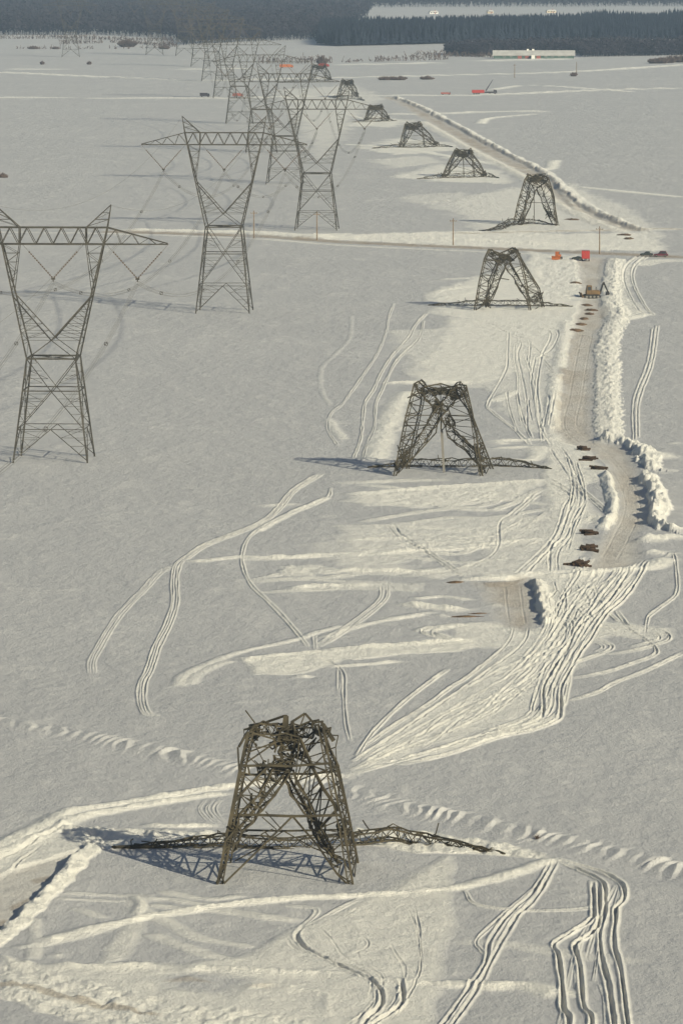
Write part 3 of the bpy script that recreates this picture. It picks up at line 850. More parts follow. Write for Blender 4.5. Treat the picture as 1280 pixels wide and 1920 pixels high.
# --- the country road and its snowbank, the far trails
floor([(190, 433), (250, 433), (480, 440), (640, 451), (900, 462.5), (1165, 474), (1290, 480), (1290, 484.5), (1165, 479), (900, 467), (640, 456), (480, 444.5), (250, 437), (190, 436.5)], 0.1, 1.0, 1.1, 0.1)
ridge(px_line([(-60, 435), (200, 438), (480, 448), (640, 460), (900, 472), (1080, 480)]), 1.5, 0.1, 0.6, 0.4)
ridge(px_line([(200, 430), (480, 437), (600, 445), (760, 447), (1010, 458), (1200, 466)]), 4.5, 0.9, 0.97, 0.4, 0.0, 0.12)
ridge(px_line([(560, 447), (640, 443), (850, 437), (1010, 434), (1290, 429)]), 3.0, 0.5, 0.95, 0.4, 0.0, 0.15)
ridge(px_line([(840, 438), (900, 437.5), (1060, 434), (1290, 429.5)]), 1.6, 0.1, 0.2, 0.3, 0.8)
floor([(1180, 432), (1120, 412), (1060, 385), (1010, 345), (985, 325), (900, 283), (800, 225), (745, 190), (718, 182), (732, 182), (765, 193), (825, 224), (925, 280), (1010, 322), (1045, 355), (1085, 385), (1150, 416), (1205, 433)], 0.25, 0.8, 2.5)
bank(px_line([(1195, 433), (1150, 417), (1092, 390), (1048, 358), (1012, 325), (930, 282), (830, 226), (770, 196), (735, 183)]), -1, 1.6, 0.85, 3.0, 0.7, 0.9, 0.9, 0.15, 0.6)
ridge(px_line([(1170, 437), (1100, 412), (1040, 380), (985, 335), (890, 285), (790, 228)]), 2.2, 0.6, 0.85, 0.5, 0.2, 0.15)
for p, w, h in (([(-150, 183), (0, 183), (400, 184.5), (640, 179), (880, 179), (1100, 170), (1290, 165)], 4.0, 0.9), ([(-150, 134), (0, 136), (230, 146), (400, 150.5), (620, 146), (800, 142), (1060, 135), (1290, 121)], 4.5, 0.9),
                ([(0, 130), (290, 130.5), (480, 128)], 4.0, 0.6), ([(600, 122), (700, 120.5), (835, 117.5)], 7.0, 0.9), ([(700, 215), (830, 213), (900, 210), (1040, 209)], 4.0, 0.8), ([(900, 232), (915, 222), (1000, 214)], 2.0, 0.5),
                ([(640, 270), (760, 280), (1000, 318), (1040, 300)], 2.0, 0.3), ([(920, 168), (1000, 160), (1180, 172)], 2.5, 0.3), ([(1080, 350), (1280, 370)], 2.0, 0.2), ([(880, 115), (960, 113), (1090, 110)], 8.0, 1.0)):
    ridge(px_line(p), w, h, 0.95, 0.3, 0.0, 0.05)
for p in ([(730, 345), (900, 345)], [(720, 332), (800, 330)], [(780, 380), (850, 376)], [(700, 300), (760, 297)], [(820, 296), (930, 300)], [(1040, 345), (1090, 400), (1160, 425)], [(1060, 350), (1120, 395), (1190, 428)], [(640, 212), (700, 228)], [(820, 525), (900, 520)], [(810, 548), (880, 535)], [(820, 560), (900, 545)]):
    ridge(px_line(p), 1.1, 0.35, 0.75, 0.5, 0.0, 0.2)

TAU = 0.0
V = np.stack([XX, YY, H], axis=-1).reshape(-1, 3)
nr, nc = XX.shape
idx = np.arange(nr * nc).reshape(nr, nc)
F = np.stack([idx[:-1, :-1], idx[:-1, 1:], idx[1:, 1:], idx[1:, :-1]], axis=-1).reshape(-1, 4)
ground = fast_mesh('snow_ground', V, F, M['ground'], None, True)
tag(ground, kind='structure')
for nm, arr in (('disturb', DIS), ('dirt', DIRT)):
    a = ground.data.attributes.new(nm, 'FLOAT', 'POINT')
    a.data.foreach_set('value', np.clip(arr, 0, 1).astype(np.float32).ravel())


def hz(x, y):
    r = np.interp(y, Yr, np.arange(nr)); c = np.interp(x / max(y, 300), Tc, np.arange(nc))
    r0, c0 = int(r), int(c)
    r1, c1 = min(r0 + 1, nr - 1), min(c0 + 1, nc - 1)
    fr, fc = r - r0, c - c0
    return float((H[r0, c0] * (1 - fc) + H[r0, c1] * fc) * (1 - fr) + (H[r1, c0] * (1 - fc) + H[r1, c1] * fc) * fr)


def spot(px, py, sink=0.0):
    x, y = gp(px, py)
    return Vector((x, y, hz(x, y) - sink))


# ------------------------------------------------------------------ standing pylons
ROT = -math.radians(3.05)
G_ST = 'standing lattice pylons of the left-hand power line'


def pylon(loc, hb, label, rz=ROT, detail=True, bulk=1.0):
    """hb: height of the waist over the ground. x runs along the crossarm."""
    root = empty('standing_pylon', loc, rz)
    tag(root, label, 'pylon', G_ST)
    st = M['steel']
    LG, CH, DG, RD = 0.28 * bulk, 0.20 * bulk, 0.13 * bulk, 0.07 * bulk
    f, wst = 6.75, 4.4                     # half widths: foot, waist
    sg = ((-1, -1), (1, -1), (1, 1), (-1, 1))

    def at(z):                             # half width of the body at height z
        return f + (wst - f) * z / hb
    body = Bars()
    zs = [hb * 0.32, hb * 0.69, hb]
    for (sx, sy) in sg:
        lg = Bars()
        lg.bar((sx * f, sy * f, -0.6), (sx * wst, sy * wst, hb), LG)
        # small redundant members that tie the leg to the face bracing
        lo = Bars()
        for a, b_, n in ((0.0, zs[0], 4), (zs[0], zs[1], 5), (zs[1], zs[2], 4)):
            for i in range(1, n):
                z = a + (b_ - a) * i / n
                k = (1 - i / n) if a != zs[1] else (i / n)
                k = i / n if a != zs[1] else 1 - i / n
                w = at(z)
                for ax in (0, 1):
                    p = [sx * w, sy * w, z]; q = [sx * w, sy * w, z]
                    q[ax] = p[ax] * (1 - 0.92 * (k if a != zs[1] else k))
                    lg.bar(p, q, RD)
                    if i % 2:
                        r_ = list(q); z2 = a + (b_ - a) * (i + 1) / n
                        w2 = at(z2)
                        lg.bar(q, (sx * w2, sy * w2, z2), RD)
        lg.build('leg', st, root)
    for k in range(4):
        (ax, ay), (bx, by) = sg[k], sg[(k + 1) % 4]
        for a, b_, inv in ((0.0, zs[0], False), (zs[0], zs[1], False), (zs[1], zs[2], True)):
            wa, wb = at(a), at(b_)
            if not inv:
                m = ((ax + bx) / 2 * wb, (ay + by) / 2 * wb, b_)
                body.bar((ax * wa, ay * wa, a + (0.3 if a == 0 else 0)), m, DG)
                body.bar((bx * wa, by * wa, a + (0.3 if a == 0 else 0)), m, DG)
            else:
                m = ((ax + bx) / 2 * wa, (ay + by) / 2 * wa, a)
                body.bar((ax * wb, ay * wb, b_), m, DG)
                body.bar((bx * wb, by * wb, b_), m, DG)
        for z, w_ in ((zs[0], DG), (zs[1], CH)):
            w = at(z)
            body.bar((ax * w, ay * w, z), (bx * w, by * w, z), w_)
    body.build('body_bracing', st, root)
    wf = Bars()
    for k in range(4):
        (ax, ay), (bx, by) = sg[k], sg[(k + 1) % 4]
        wf.bar((ax * wst, ay * wst, hb), (bx * wst, by * wst, hb), LG)
    wf.bar((-wst, -wst, hb), (wst, wst, hb), DG)
    wf.bar((wst, -wst, hb), (-wst, wst, hb), DG)
    wf.build('waist_frame', st, root)
    # fork arms
    zb, zt, zp = hb + 20.4, hb + 23.4, hb + 27.5
    hw = 1.1                               # half depth of the bridge
    zm, xm = hb + 12.2, 7.2                # where the inner chord meets the outer one

    def fork_y(z):
        return wst + (hw - wst) * (z - hb) / (zb - hb)

    def xo(z):                             # outer chord half width
        return wst + (9.15 - wst) * (z - hb) / (zb - hb)
    for s in (-1, 1):
        fk = Bars()
        for t in (-1, 1):
            fk.bar((s * wst, t * wst, hb), (s * 9.15, t * hw, zb), LG * 0.95)
            fk.bar((s * 9.15, t * hw, zb), (s * 9.83, t * hw, zt), CH)
            fk.bar((s * 6.0, t * hw, zt), (s * 6.0, t * hw, zb), CH)
            fk.bar((s * 6.0, t * hw, zb), (s * xo(zm) * 0.985, t * fork_y(zm), zm), DG)
            # bracing between the outer chord and the inner one
            A = [(s * xo(zb), t * fork_y(zb), zb), (s * xo(zm), t * fork_y(zm), zm)]
            B = [(s * 6.0, t * hw, zb), (s * xo(zm) * 0.985, t * fork_y(zm), zm)]
            brace(fk, A, B, 6, RD)
            # the long diagonal to the opposite waist corner
            n1 = (s * xo(hb + 11) * 0.99, t * fork_y(hb + 11), hb + 11.0)
            c0 = (0, t * fork_y(hb + 3.3) * 0.99, hb + 3.3)
            fk.bar(n1, c0, CH)
            fk.bar(c0, (-s * wst, t * wst, hb), DG)
            for i in range(1, 6):
                k = i / 6
                z = hb + 11 + (3.3 - 11) * k
                fk.bar((s * xo(z), t * fork_y(z), z), (n1[0] * (1 - k), t * fork_y(z) * .99, z), RD)
                z2 = hb + 11 + (3.3 - 11) * min(k + 1 / 6, 1)
                fk.bar((n1[0] * (1 - k), t * fork_y(z) * .99, z), (s * xo(z2), t * fork_y(z2), z2), RD)
        A = [(s * wst, -wst, hb), (s * 9.15, -hw, zb)]
        B = [(s * wst, wst, hb), (s * 9.15, hw, zb)]
        brace(fk, A, B, 9, RD)
        fk.build('fork_arm', st, root)
    wb_ = Bars()
    for t in (-1, 1):
        z = hb + 3.3
        wb_.bar((-xo(z), t * fork_y(z), z), (xo(z), t * fork_y(z), z), RD)
    wb_.bar((0, -fork_y(z), z), (0, fork_y(z), z), RD)
    wb_.build('fork_cross_tie', st, root)
    # bridge between the forks and the two cantilever tips
    br = Bars()
    for t in (-1, 1):
        br.bar((-9.15, t * hw, zb), (9.15, t * hw, zb), CH * 1.15)
        br.bar((-9.83, t * hw, zt), (9.83, t * hw, zt), CH * 1.15)
        xs = np.linspace(-9.3, 9.3, 13)
        for i in range(12):
            za, zc = (zb, zt) if i % 2 == 0 else (zt, zb)
            br.bar((xs[i], t * hw, za), (xs[i + 1], t * hw, zc), DG)
    for x in np.linspace(-9, 9, 7):
        br.bar((x, -hw, zb), (x, hw, zb), RD)
        br.bar((x, -hw, zt), (x, hw, zt), RD)
    br.build('bridge', st, root)
    for s in (-1, 1):
        tp = Bars()
        for t in (-1, 1):
            tp.bar((s * 9.15, t * hw, zb), (s * 20.7, t * 0.15, zb), CH)
            tp.bar((s * 9.83, t * hw, zt), (s * 20.7, t * 0.15, zb + 0.15), CH * 0.9)
            A = [(s * 9.15, t * hw, zb), (s * 20.2, t * 0.2, zb)]
            B = [(s * 9.83, t * hw, zt), (s * 20.2, t * 0.2, zb + 0.3)]
            brace(tp, A, B, 8, RD * 1.2, rungs=False)
        brace(tp, [(s * 9.15, -hw, zb), (s * 20.7, -.15, zb)], [(s * 9.15, hw, zb), (s * 20.7, .15, zb)], 7, RD)
        tp.build('crossarm_tip', st, root)
        pk = Bars()
        for t in (-1, 1):
            pk.bar((s * 9.83, t * hw, zt), (s * 10.5, 0, zp), DG * 1.2)
            pk.bar((s * 6.0, t * hw, zt), (s * 10.5, 0, zp), DG * 1.2)
            for k in (0.35, 0.65):
                a = np.array((s * 9.83, t * hw, zt)) * (1 - k) + np.array((s * 10.5, 0, zp)) * k
                b_ = np.array((s * 6.0, t * hw, zt)) * (1 - k) + np.array((s * 10.5, 0, zp)) * k
                pk.bar(a, b_, RD)
                c = np.array((s * 6.0, t * hw, zt)) * (1 - k + .3) + np.array((s * 10.5, 0, zp)) * (k - .3)
                pk.bar(a, c, RD)
        pk.build('earth_wire_peak', st, root)
    # V strings
    for xc in (-15.2, 0.0, 15.2):
        vs = Bars()
        for s in (-1, 1):
            top = np.array((xc + s * 5.6, 0, zb)); bot = np.array((xc, 0, zb - 6.2))
            k1 = top + (bot - top) * 0.22
            vs.bar(top, k1, 0.05)
            P = sample([k1, bot], 14)
            for i in range(13):
                vs.bar(P[i], P[i] + (P[i + 1] - P[i]) * 0.55, 0.25)
                vs.bar(P[i], P[i + 1], 0.09)
        v = vs.build('insulator_string', M['insul'], root)
        yk = Bars()
        yk.bar((xc - 0.35, 0, zb - 6.25), (xc + 0.35, 0, zb - 6.25), 0.32)
        yk.bar((xc, 0, zb - 6.2), (xc, 0, zb - 6.75), 0.2)
        yk.build('yoke_plate', M['steel'], v)
    root['waist'] = hb
    return root


ST = [  # pixel of the foot centre, waist height, label
    ((-690 + 70, 1538), 18.5, 'nearest standing pylon of the left line, just outside the left edge'),
    ((102, 861.5), 18.5, 'big standing lattice pylon cut off by the left edge of the photo'),
    ((421, 584.5), 21.4, 'tall standing lattice pylon with both crossarm tips visible, in front of the brown country road'),
    ((594, 430.5), 18.0, 'standing lattice pylon whose feet rest at the upper edge of the snowbank road'),
    ((534, 344.5), 18.0, 'standing lattice pylon half hidden just left of the one on the road bank'),
    ((490, 286.0), 18.5, 'standing lattice pylon behind the right fork of the tall pylon near the road'),
    ((449, 232.0), 18.5, 'hazy standing lattice pylon just below the small dark red truck'),
    ((422, 184.5), 18.5, 'hazy standing lattice pylon between the dark box trailer and the dark red truck'),
    ((398, 152.0), 18.5, 'faint standing lattice pylon right behind the dark box trailer'),
    ((376, 125.0), 18.5, 'faint standing lattice pylon against the forest edge above the dark box trailer'),
    ((346, 105.0), 18.5, 'very faint standing lattice pylon at the forest corner left of the others'),
    ((290, 103.0), 18.5, 'very faint standing lattice pylon below the hedge at the far forest edge'),
    ((133, 107.0), 18.5, 'very faint lone standing lattice pylon at the far upper left of the field'),
]
pyl = []
proto_far = None
for i, (p, hb, lab) in enumerate(ST):
    loc = spot(*p)
    if i <= 4:
        pyl.append(pylon(loc, hb, lab))
    elif proto_far is None:
        rz = ROT + math.radians(5)
        proto_far = pylon(loc, hb, lab, rz, bulk=1.0)
        pyl.append(proto_far)
    else:
        c = copy_tree(proto_far)
        c.location = loc
        c.rotation_euler.z = ROT + math.radians(5.5)
        c['label'] = lab
        pyl.append(c)

# ------------------------------------------------------------------ conductors and earth wires
SPAN_WORD = ['first span off the left edge', 'from the cut-off pylon to the tall one', 'third span, crossing the brown road',
             'fourth span, just beyond the road', 'fifth span, far beyond the road', 'sixth span, in the hazy distance']


def top_point(root, lx, lz):
    c, s = math.cos(root.rotation_euler.z), math.sin(root.rotation_euler.z)
    return np.array((root.location.x + lx * c, root.location.y + lx * s, root.location.z + root['waist'] + lz))


def hang(a, b, sag, n=34):
    u = np.linspace(0, 1, n)[:, None]
    P = a + (b - a) * u
    P[:, 2] -= (4 * sag * u * (1 - u))[:, 0]
    return P


for i in range(6):
    r0, r1 = pyl[i], pyl[i + 1]
    for lx, nm in ((-15.2, 'left'), (0.0, 'middle'), (15.2, 'right')):
        P = hang(top_point(r0, lx, 13.5), top_point(r1, lx, 13.5), 12.5)
        d = P[-1] - P[0]; d[2] = 0; d /= np.linalg.norm(d)
        sd_ = np.array((d[1], -d[0], 0))
        root = empty('conductor_bundle', tuple(P[0]))
        tag(root, '%s sagging bundle of four wires, %s' % (nm, SPAN_WORD[i]), 'power cable', 'conductor bundles of the standing line')
        b = Bars()
        for a, c in ((-1, -1), (1, -1), (1, 1), (-1, 1)):
            b.poly(P - P[0] + sd_ * 0.23 * a + np.array((0, 0, 0.23 * c)), 0.036)
        b.build('wire', M['wire'], root)
        for k in range(4, 33, 8):
            sp = Bars()
            c = P[k] - P[0]
            q = [c + sd_ * 0.25 * a + np.array((0, 0, 0.25 * e)) for a, e in ((-1, -1), (1, -1), (1, 1), (-1, 1))]
            sp.poly(q + q[:1], 0.09)
            sp.bar(q[0], q[2], 0.08)
            sp.build('spacer', M['steel'], root)
    for lx, nm in ((-10.5, 'left'), (10.5, 'right')):
        P = hang(top_point(r0, lx, 27.4), top_point(r1, lx, 27.4), 8.5)
        b = Bars()
        b.poly(P - P[0], 0.035)
        o = b.build('earth_wire', M['wire'])
        o.location = tuple(P[0])
        tag(o, 'thin %s earth wire strung between pylon peaks, %s' % (nm, SPAN_WORD[i]), 'power cable', 'earth wires of the standing line')

# ------------------------------------------------------------------ collapsed pylons
G_CO = 'collapsed lattice pylons of the right-hand power line'
G_ARM = 'fallen crossarms lying beside the collapsed pylons'


def wreck(center_px, label, sc, ox, oy, legs, folds, chords, extra, braces, seed, bulk=1.0):
    """members are read off an enlargement (scale, corner); each point carries its depth from the pylon's centre in metres"""
    loc = spot(*center_px)
    root = empty('collapsed_pylon', loc)
    tag(root, label, 'pylon', G_CO)
    rng = np.random.default_rng(seed)

    def P(p):
        return at_y(ox + p[0] / sc, oy + p[1] / sc, loc.y + p[2]) - np.array(loc)
    st = M['steel_bent']
    LG, CH, DG, RD = 0.26 * bulk, 0.19 * bulk, 0.13 * bulk, 0.085 * bulk
    lw = []
    for l in legs:
        b = Bars()
        q = [P(p) for p in l]
        q[0][2] = hz(q[0][0] + loc.x, q[0][1] + loc.y) - loc.z - 0.5
        b.poly(q, LG)
        off = np.array((0.5 if q[0][0] < 0 else -0.5, 0.15, 0))
        b.poly([v + off for v in q], LG * 0.6)
        brace(b, q, [v + off for v in q], 20, 0.08)
        b.build('leg', st, root)
        lw.append(q)
    for fo, s0, s1, n in folds:
        b = Bars()
        boom(b, [P(p) for p in fo], s0, s1, n, CH, RD, rng, 0.16)
        b.build('folded_fork_arm', st, root)
    b = Bars()
    for c in chords:
        b.poly([P(p) for p in c[0]], c[1] * bulk)
    for (ka, kb, n, w) in braces:
        A = lw[ka] if isinstance(ka, int) else [P(p) for p in ka]
        B = lw[kb] if isinstance(kb, int) else [P(p) for p in kb]
        A = sample(A, 40); B = sample(B, 40)
        A = A + rng.normal(0, 0.05, A.shape)
        brace(b, A, B, n, w, rungs=True)
    b.build('body_bracing', st, root)
    if extra:
        for (c, rad, n) in extra:
            b = Bars()           # knots of crumpled members
            c = P(c)
            nodes = [c]
            for _ in range(int(n * 0.9)):
                a = nodes[rng.integers(0, len(nodes))]
                e = c + np.clip(rng.normal(0, 0.6, 3), -1.15, 1.15) * np.array(rad)
                m = (a + e) * 0.5 + rng.normal(0, 0.18, 3)
                b.poly([a, m, e], rng.uniform(0.06, 0.15))
                nodes.append(e)
            b.build('buckled_bracing', st, root)
    return root


def fallen_arm(pts, label, s=1.7, n=26, jit=0.12, seed=0, taper=0.25, sc=1.0, ox=0.0, oy=0.0, tangle=0):
    """a crossarm lying in the snow; points are where it touches the ground, with its lift in metres"""
    rng = np.random.default_rng(seed)
    W = []
    for x, y, lift in pts:
        gx, gy = gp(ox + x / sc, oy + y / sc)
        W.append((gx, gy, hz(gx, gy) + lift * 0.55))
    W = np.array(W)
    mid = W[len(W) // 2].copy()
    root = empty('fallen_crossarm', tuple(mid))
    tag(root, label, 'crossarm', G_ARM)
    C = sample(W, n) - mid
    u = np.linspace(-1, 1, n)
    size = 0.8 * s * np.clip((1.0 - np.abs(u)) * 1.9, taper * 0.25, 1.0)
    T = np.gradient(C, axis=0); T /= np.linalg.norm(T, axis=1, keepdims=True)
    sidev = np.stack([-T[:, 1], T[:, 0], np.zeros(n)], axis=1)
    ch = []
    s *= 0.8
    for a, z in ((-1, -0.15), (1, -0.1), (1, 0.85), (-1, 0.8)):
        p = C + sidev * size[:, None] * 0.5 * a
        p[:, 2] += size * z
        p += rng.normal(0, jit, p.shape) * np.array((1, 1, 0.6))
        ch.append(p)
    for nm, ks in (('bottom_chord', (0, 1)), ('top_chord', (2, 3))):
        b = Bars()
        for k in ks: b.poly(ch[k], 0.16)
        b.build(nm, M['steel_bent'], root)
    b = Bars()
    for k in range(4):
        A, B = ch[k], ch[(k + 1) % 4]
        for i in range(n - 1):
            if i % 2: b.bar(A[i], B[i + 1], 0.085)
            else: b.bar(B[i], A[i + 1], 0.085)
            if i % 2 == 0: b.bar(A[i], B[i], 0.08)
    for _ in range(tangle // 2):
        i = rng.integers(2, n - 2)
        a = ch[rng.integers(0, 4)][i]
        d = rng.normal(0, 1, 3) * np.array((1, 1, 0.35)); L = rng.uniform(0.6, 1.8)
        d /= np.linalg.norm(d)
        b.poly([a, a + d * L * .5 + rng.normal(0, .2, 3), a + d * L], 0.1)
    b.build('lattice_bracing', M['steel_bent'], root)
    return root


# nearest wreck, read off the enlargement of (330,1300)-(760,1700)
wreck((539, 1638), 'nearest and largest collapsed pylon, crushed top sagging between four spread legs', 2.977, 330, 1300,
      legs=[[(225, 1065, -6.6), (290, 760, -5.4), (345, 480, -4.4), (385, 290, -3.9), (405, 215, -3.5)],
            [(990, 1070, -6.6), (940, 760, -5.4), (900, 600, -4.8), (850, 350, -4.0), (818, 172, -3.5)],
            [(1020, 960, 6.6), (965, 690, 5.4), (905, 410, 4.3), (862, 320, 3.6), (830, 230, 3.0)],
            [(275, 945, 6.6), (312, 700, 5.4), (365, 400, 4.2), (410, 240, 3.4), (440, 190, 3.0)]],
      folds=[([(600, 420, -3.0), (520, 540, -3.6), (430, 650, -4.2), (330, 780, -5.0), (285, 870, -5.2)], 1.5, 0.9, 14),
             ([(625, 450, -3.0), (690, 570, -3.0), (760, 690, -2.0), (825, 830, 0.0), (900, 945, 2.5)], 1.1, 0.7, 14),
             ([(615, 190, 0.0), (625, 300, -0.5), (605, 400, -1.5), (590, 440, -2.0)], 1.5, 1.0, 9),
             ([(405, 215, -1), (440, 200, 0), (520, 200, 0), (620, 215, 0)], 1.0, 1.0, 9),
             ([(620, 225, 0), (720, 212, 0), (815, 180, -1)], 1.1, 0.9, 9)],
      chords=[([(440, 190, 1), (520, 155, 1), (605, 126, 0), (622, 128, 0)], 0.26), ([(612, 126, 0), (603, 205, 0)], 0.5), ([(622, 128, 0), (622, 210, 0)], 0.26),
              ([(645, 160, 0), (720, 112, 0), (772, 172, 0)], 0.24), ([(640, 165, 0), (690, 180, 0), (760, 150, 0)], 0.16), ([(720, 112, 0), (690, 190, 0)], 0.13), ([(650, 155, 0), (645, 225, 0)], 0.4),
              ([(388, 95, 0), (440, 165, 0)], 0.14), ([(818, 172, -2), (880, 265, -2)], 0.45), ([(830, 232, 1), (905, 235, 1), (890, 300, 1), (850, 315, 1)], 0.12), ([(890, 300, 1), (897, 400, 1)], 0.1),
              ([(370, 405, -4.2), (520, 402, -4.2), (640, 406, -4.2), (860, 390, -4.2)], 0.24), ([(355, 455, 4.5), (600, 450, 4.5), (760, 450, 4.5), (905, 430, 4.5)], 0.22),
              ([(310, 680, -5.1), (430, 678, -5.1), (650, 686, -5.1), (920, 680, -5.1)], 0.26), ([(325, 762, 5.8), (600, 768, 5.8), (965, 760, 5.8)], 0.2),
              ([(650, 686, -5.1), (480, 855, -5.9), (268, 1062, -6.6)], 0.18), ([(650, 686, -5.1), (790, 850, -5.9), (900, 1010, -6.4), (950, 1060, -6.6)], 0.18),
              ([(600, 768, 5.8), (450, 870, 6.2), (330, 935, 6.5)], 0.14), ([(600, 768, 5.8), (760, 860, 6.2), (960, 940, 6.5)], 0.14),
              ([(530, 390, -3.9), (400, 520, -4.4), (320, 610, -4.8)], 0.24), ([(600, 455, -3.2), (510, 560, -3.8), (430, 660, -4.2), (320, 790, -5.0)], 0.28),
              ([(690, 250, -2.5), (760, 410, -3.5), (820, 530, -4.2), (905, 650, -4.9)], 0.28), ([(620, 450, -3.0), (690, 575, -2.8), (760, 690, -1.8), (822, 830, 0), (905, 945, 3)], 0.3),
              ([(500, 400, -3), (495, 540, -3.8), (470, 600, -4)], 0.2), ([(400, 400, -4), (410, 450, -4)], 0.2), ([(420, 560, 4.6), (420, 640, 5)], 0.3),
              ([(500, 660, -4.9), (590, 760, -5.3)], 0.1), ([(480, 690, -5), (560, 760, -5.2)], 0.1), ([(410, 215, -3), (545, 255, -2), (560, 300, -2), (550, 330, -2)], 0.2),
              ([(400, 330, -3.8), (560, 270, -2)], 0.14), ([(395, 385, -4), (560, 270, -2)], 0.14), ([(380, 300, -3.9), (520, 300, -2)], 0.1), ([(350, 300, -3.9), (385, 240, -3.6), (400, 215, -3.5)], 0.22),
              ([(640, 340, -2), (760, 405, -3.8), (860, 440, -4.2)], 0.16), ([(710, 290, -2), (820, 270, -3)], 0.16), ([(630, 400, -3), (700, 290, -2), (800, 200, -3)], 0.12),
              ([(760, 410, -3.5), (840, 330, -4)], 0.13), ([(760, 410, -3.5), (690, 470, -3)], 0.13), ([(225, 1060, -6.6), (250, 1005, -6), (270, 1060, -6.6)], 0.14), ([(990, 1065, -6.6), (905, 1010, -6), (920, 950, -3)], 0.12),
              ([(345, 300, -3.9), (355, 480, -4.4), (300, 760, -5.4)], 0.2), ([(890, 400, -4.2), (955, 660, -5.0)], 0.2)],
      extra=[((620, 250, -0.5), (1.6, 1.0, 1.2), 90), ((590, 400, -2.5), (1.2, 0.9, 1.0), 70), ((440, 230, -1.5), (0.7, 1.2, 0.7), 26), ((820, 210, -2), (0.8, 1.2, 0.7), 30), ((490, 420, -3), (1.2, 0.8, 0.8), 24),
             ((310, 760, -5), (0.5, 0.8, 1.6), 22), ((940, 760, -2), (0.7, 3.0, 1.2), 26), ((700, 330, -2), (1.3, 0.8, 1.2), 22)],
      braces=[(0, 3, 12, 0.11), (1, 2, 12, 0.11), (0, [(270, 1000, -5.2), (330, 780, -4.9), (430, 655, -4.2), (520, 540, -3.7), (590, 420, -3.2)], 9, 0.1),
              (2, [(900, 945, 3), (825, 830, 0), (760, 690, -1.8), (690, 570, -2.8), (690, 260, -2.5)], 9, 0.1),
              ([(690, 250, -2.5), (760, 410, -3.5), (820, 530, -4.2), (905, 650, -4.9)], [(625, 450, -3), (690, 570, -2.8), (760, 690, -1.8), (820, 820, 0)], 7, 0.12),
              ([(530, 390, -3.9), (400, 520, -4.4), (320, 610, -4.8)], [(600, 455, -3.2), (510, 560, -3.8), (430, 660, -4.2)], 6, 0.12)],
      seed=1, bulk=0.92)
fallen_arm([(212, 1592, 0.0), (281, 1590, 0.25), (410, 1588, 0.7), (540, 1590, 0.1), (665, 1584, 0.3), (735, 1580, 0.7), (775, 1580, 0.3), (850, 1588, 0.1), (945, 1600, 0.0)],
           'longest fallen crossarm, dark steel lying in snow behind the legs of the nearest wreck', 1.45, 44, 0.10, 2, 0.3, tangle=150)

wreck((826, 886), 'collapsed pylon with an M-shaped dark top and a grey mast hanging in its middle', 2.909, 640, 660,
      legs=[[(280, 690, -6.6), (300, 600, -5.5), (345, 370, -4.4), (395, 175, -3.5)], [(772, 700, -6.6), (755, 590, -5.5), (715, 340, -4.4), (680, 185, -3.5)],
            [(832, 590, 6.6), (765, 480, 5.0), (695, 300, 4.0), (650, 190, 3.0)], [(350, 615, 6.6), (400, 420, 4.8), (430, 290, 4.0), (440, 210, 3.0)]],
      folds=[([(420, 165, -1), (450, 205, -1), (490, 260, -1), (530, 320, -1)], 1.5, 1.5, 10), ([(670, 185, -1), (610, 235, -1), (570, 280, -1), (540, 320, -1)], 1.9, 1.6, 11),
             ([(530, 320, -1), (460, 440, -3), (370, 570, -4.5), (315, 630, -5)], 1.7, 0.9, 14), ([(560, 330, -1), (600, 440, 0), (690, 520, 2), (765, 615, 4)], 1.7, 1.1, 14)],
      chords=[([(395, 175, -3), (420, 160, -2), (450, 190, -1), (540, 172, 0), (600, 190, 0), (640, 178, -1), (680, 182, -3)], 0.24), ([(530, 330, -1), (515, 440, -3), (370, 600, -4.5)], 0.2), ([(540, 172, 0), (540, 330, 0)], 0.16),
              ([(345, 345, -4.4), (500, 345, -3)], 0.16), ([(340, 400, -4.6), (515, 400, -3)], 0.16), ([(590, 370, -1), (720, 372, -4.4)], 0.16), ([(580, 345, 0), (705, 345, 3)], 0.14), ([(360, 250, -3.8), (440, 215, -2)], 0.2),
              ([(430, 290, 3), (400, 420, 4), (345, 520, 4)], 0.2), ([(640, 250, -2), (700, 330, -4), (740, 480, -5)], 0.2), ([(600, 430, 0), (750, 560, -4)], 0.18), ([(545, 300, -1), (542, 420, -1)], 0.3)],
      extra=[((545, 215, -1), (3.0, 0.9, 1.0), 90), ((530, 300, -1), (1.3, 0.8, 1.0), 70), ((620, 235, -1), (1.3, 0.8, 0.9), 60), ((455, 215, -1), (0.9, 0.8, 0.6), 40), ((340, 560, -5), (1.0, 0.8, 1.6), 40), ((740, 540, 0), (1.1, 3, 1.6), 50), ((580, 380, -1), (0.8, .8, 1.4), 24), ((300, 620, -5.6), (0.4, 0.6, 1.2), 20), ((770, 630, -4), (0.6, 1.6, 1.0), 26)],
      braces=[(0, 3, 11, 0.12), (1, 2, 11, 0.12), (0, [(315, 640, -5), (370, 570, -4.5), (460, 440, -3), (530, 320, -1), (440, 200, -2)], 10, 0.1), (1, [(760, 610, 3), (690, 520, 2), (600, 440, 0), (560, 330, -1), (650, 195, -2)], 10, 0.1)],
      seed=3, bulk=0.9)
mast = Bars()
c = spot(826, 886)
qa = at_y(640 + 545 / 2.909, 660 + 420 / 2.909, c.y); qb = at_y(640 + 558 / 2.909, 660 + 655 / 2.909, c.y)
mast.bar(qa - np.array(c), qb - np.array(c), 0.42)
mo = mast.build('hanging_mast', M['wire'], bpy.data.objects['collapsed_pylon.001'])
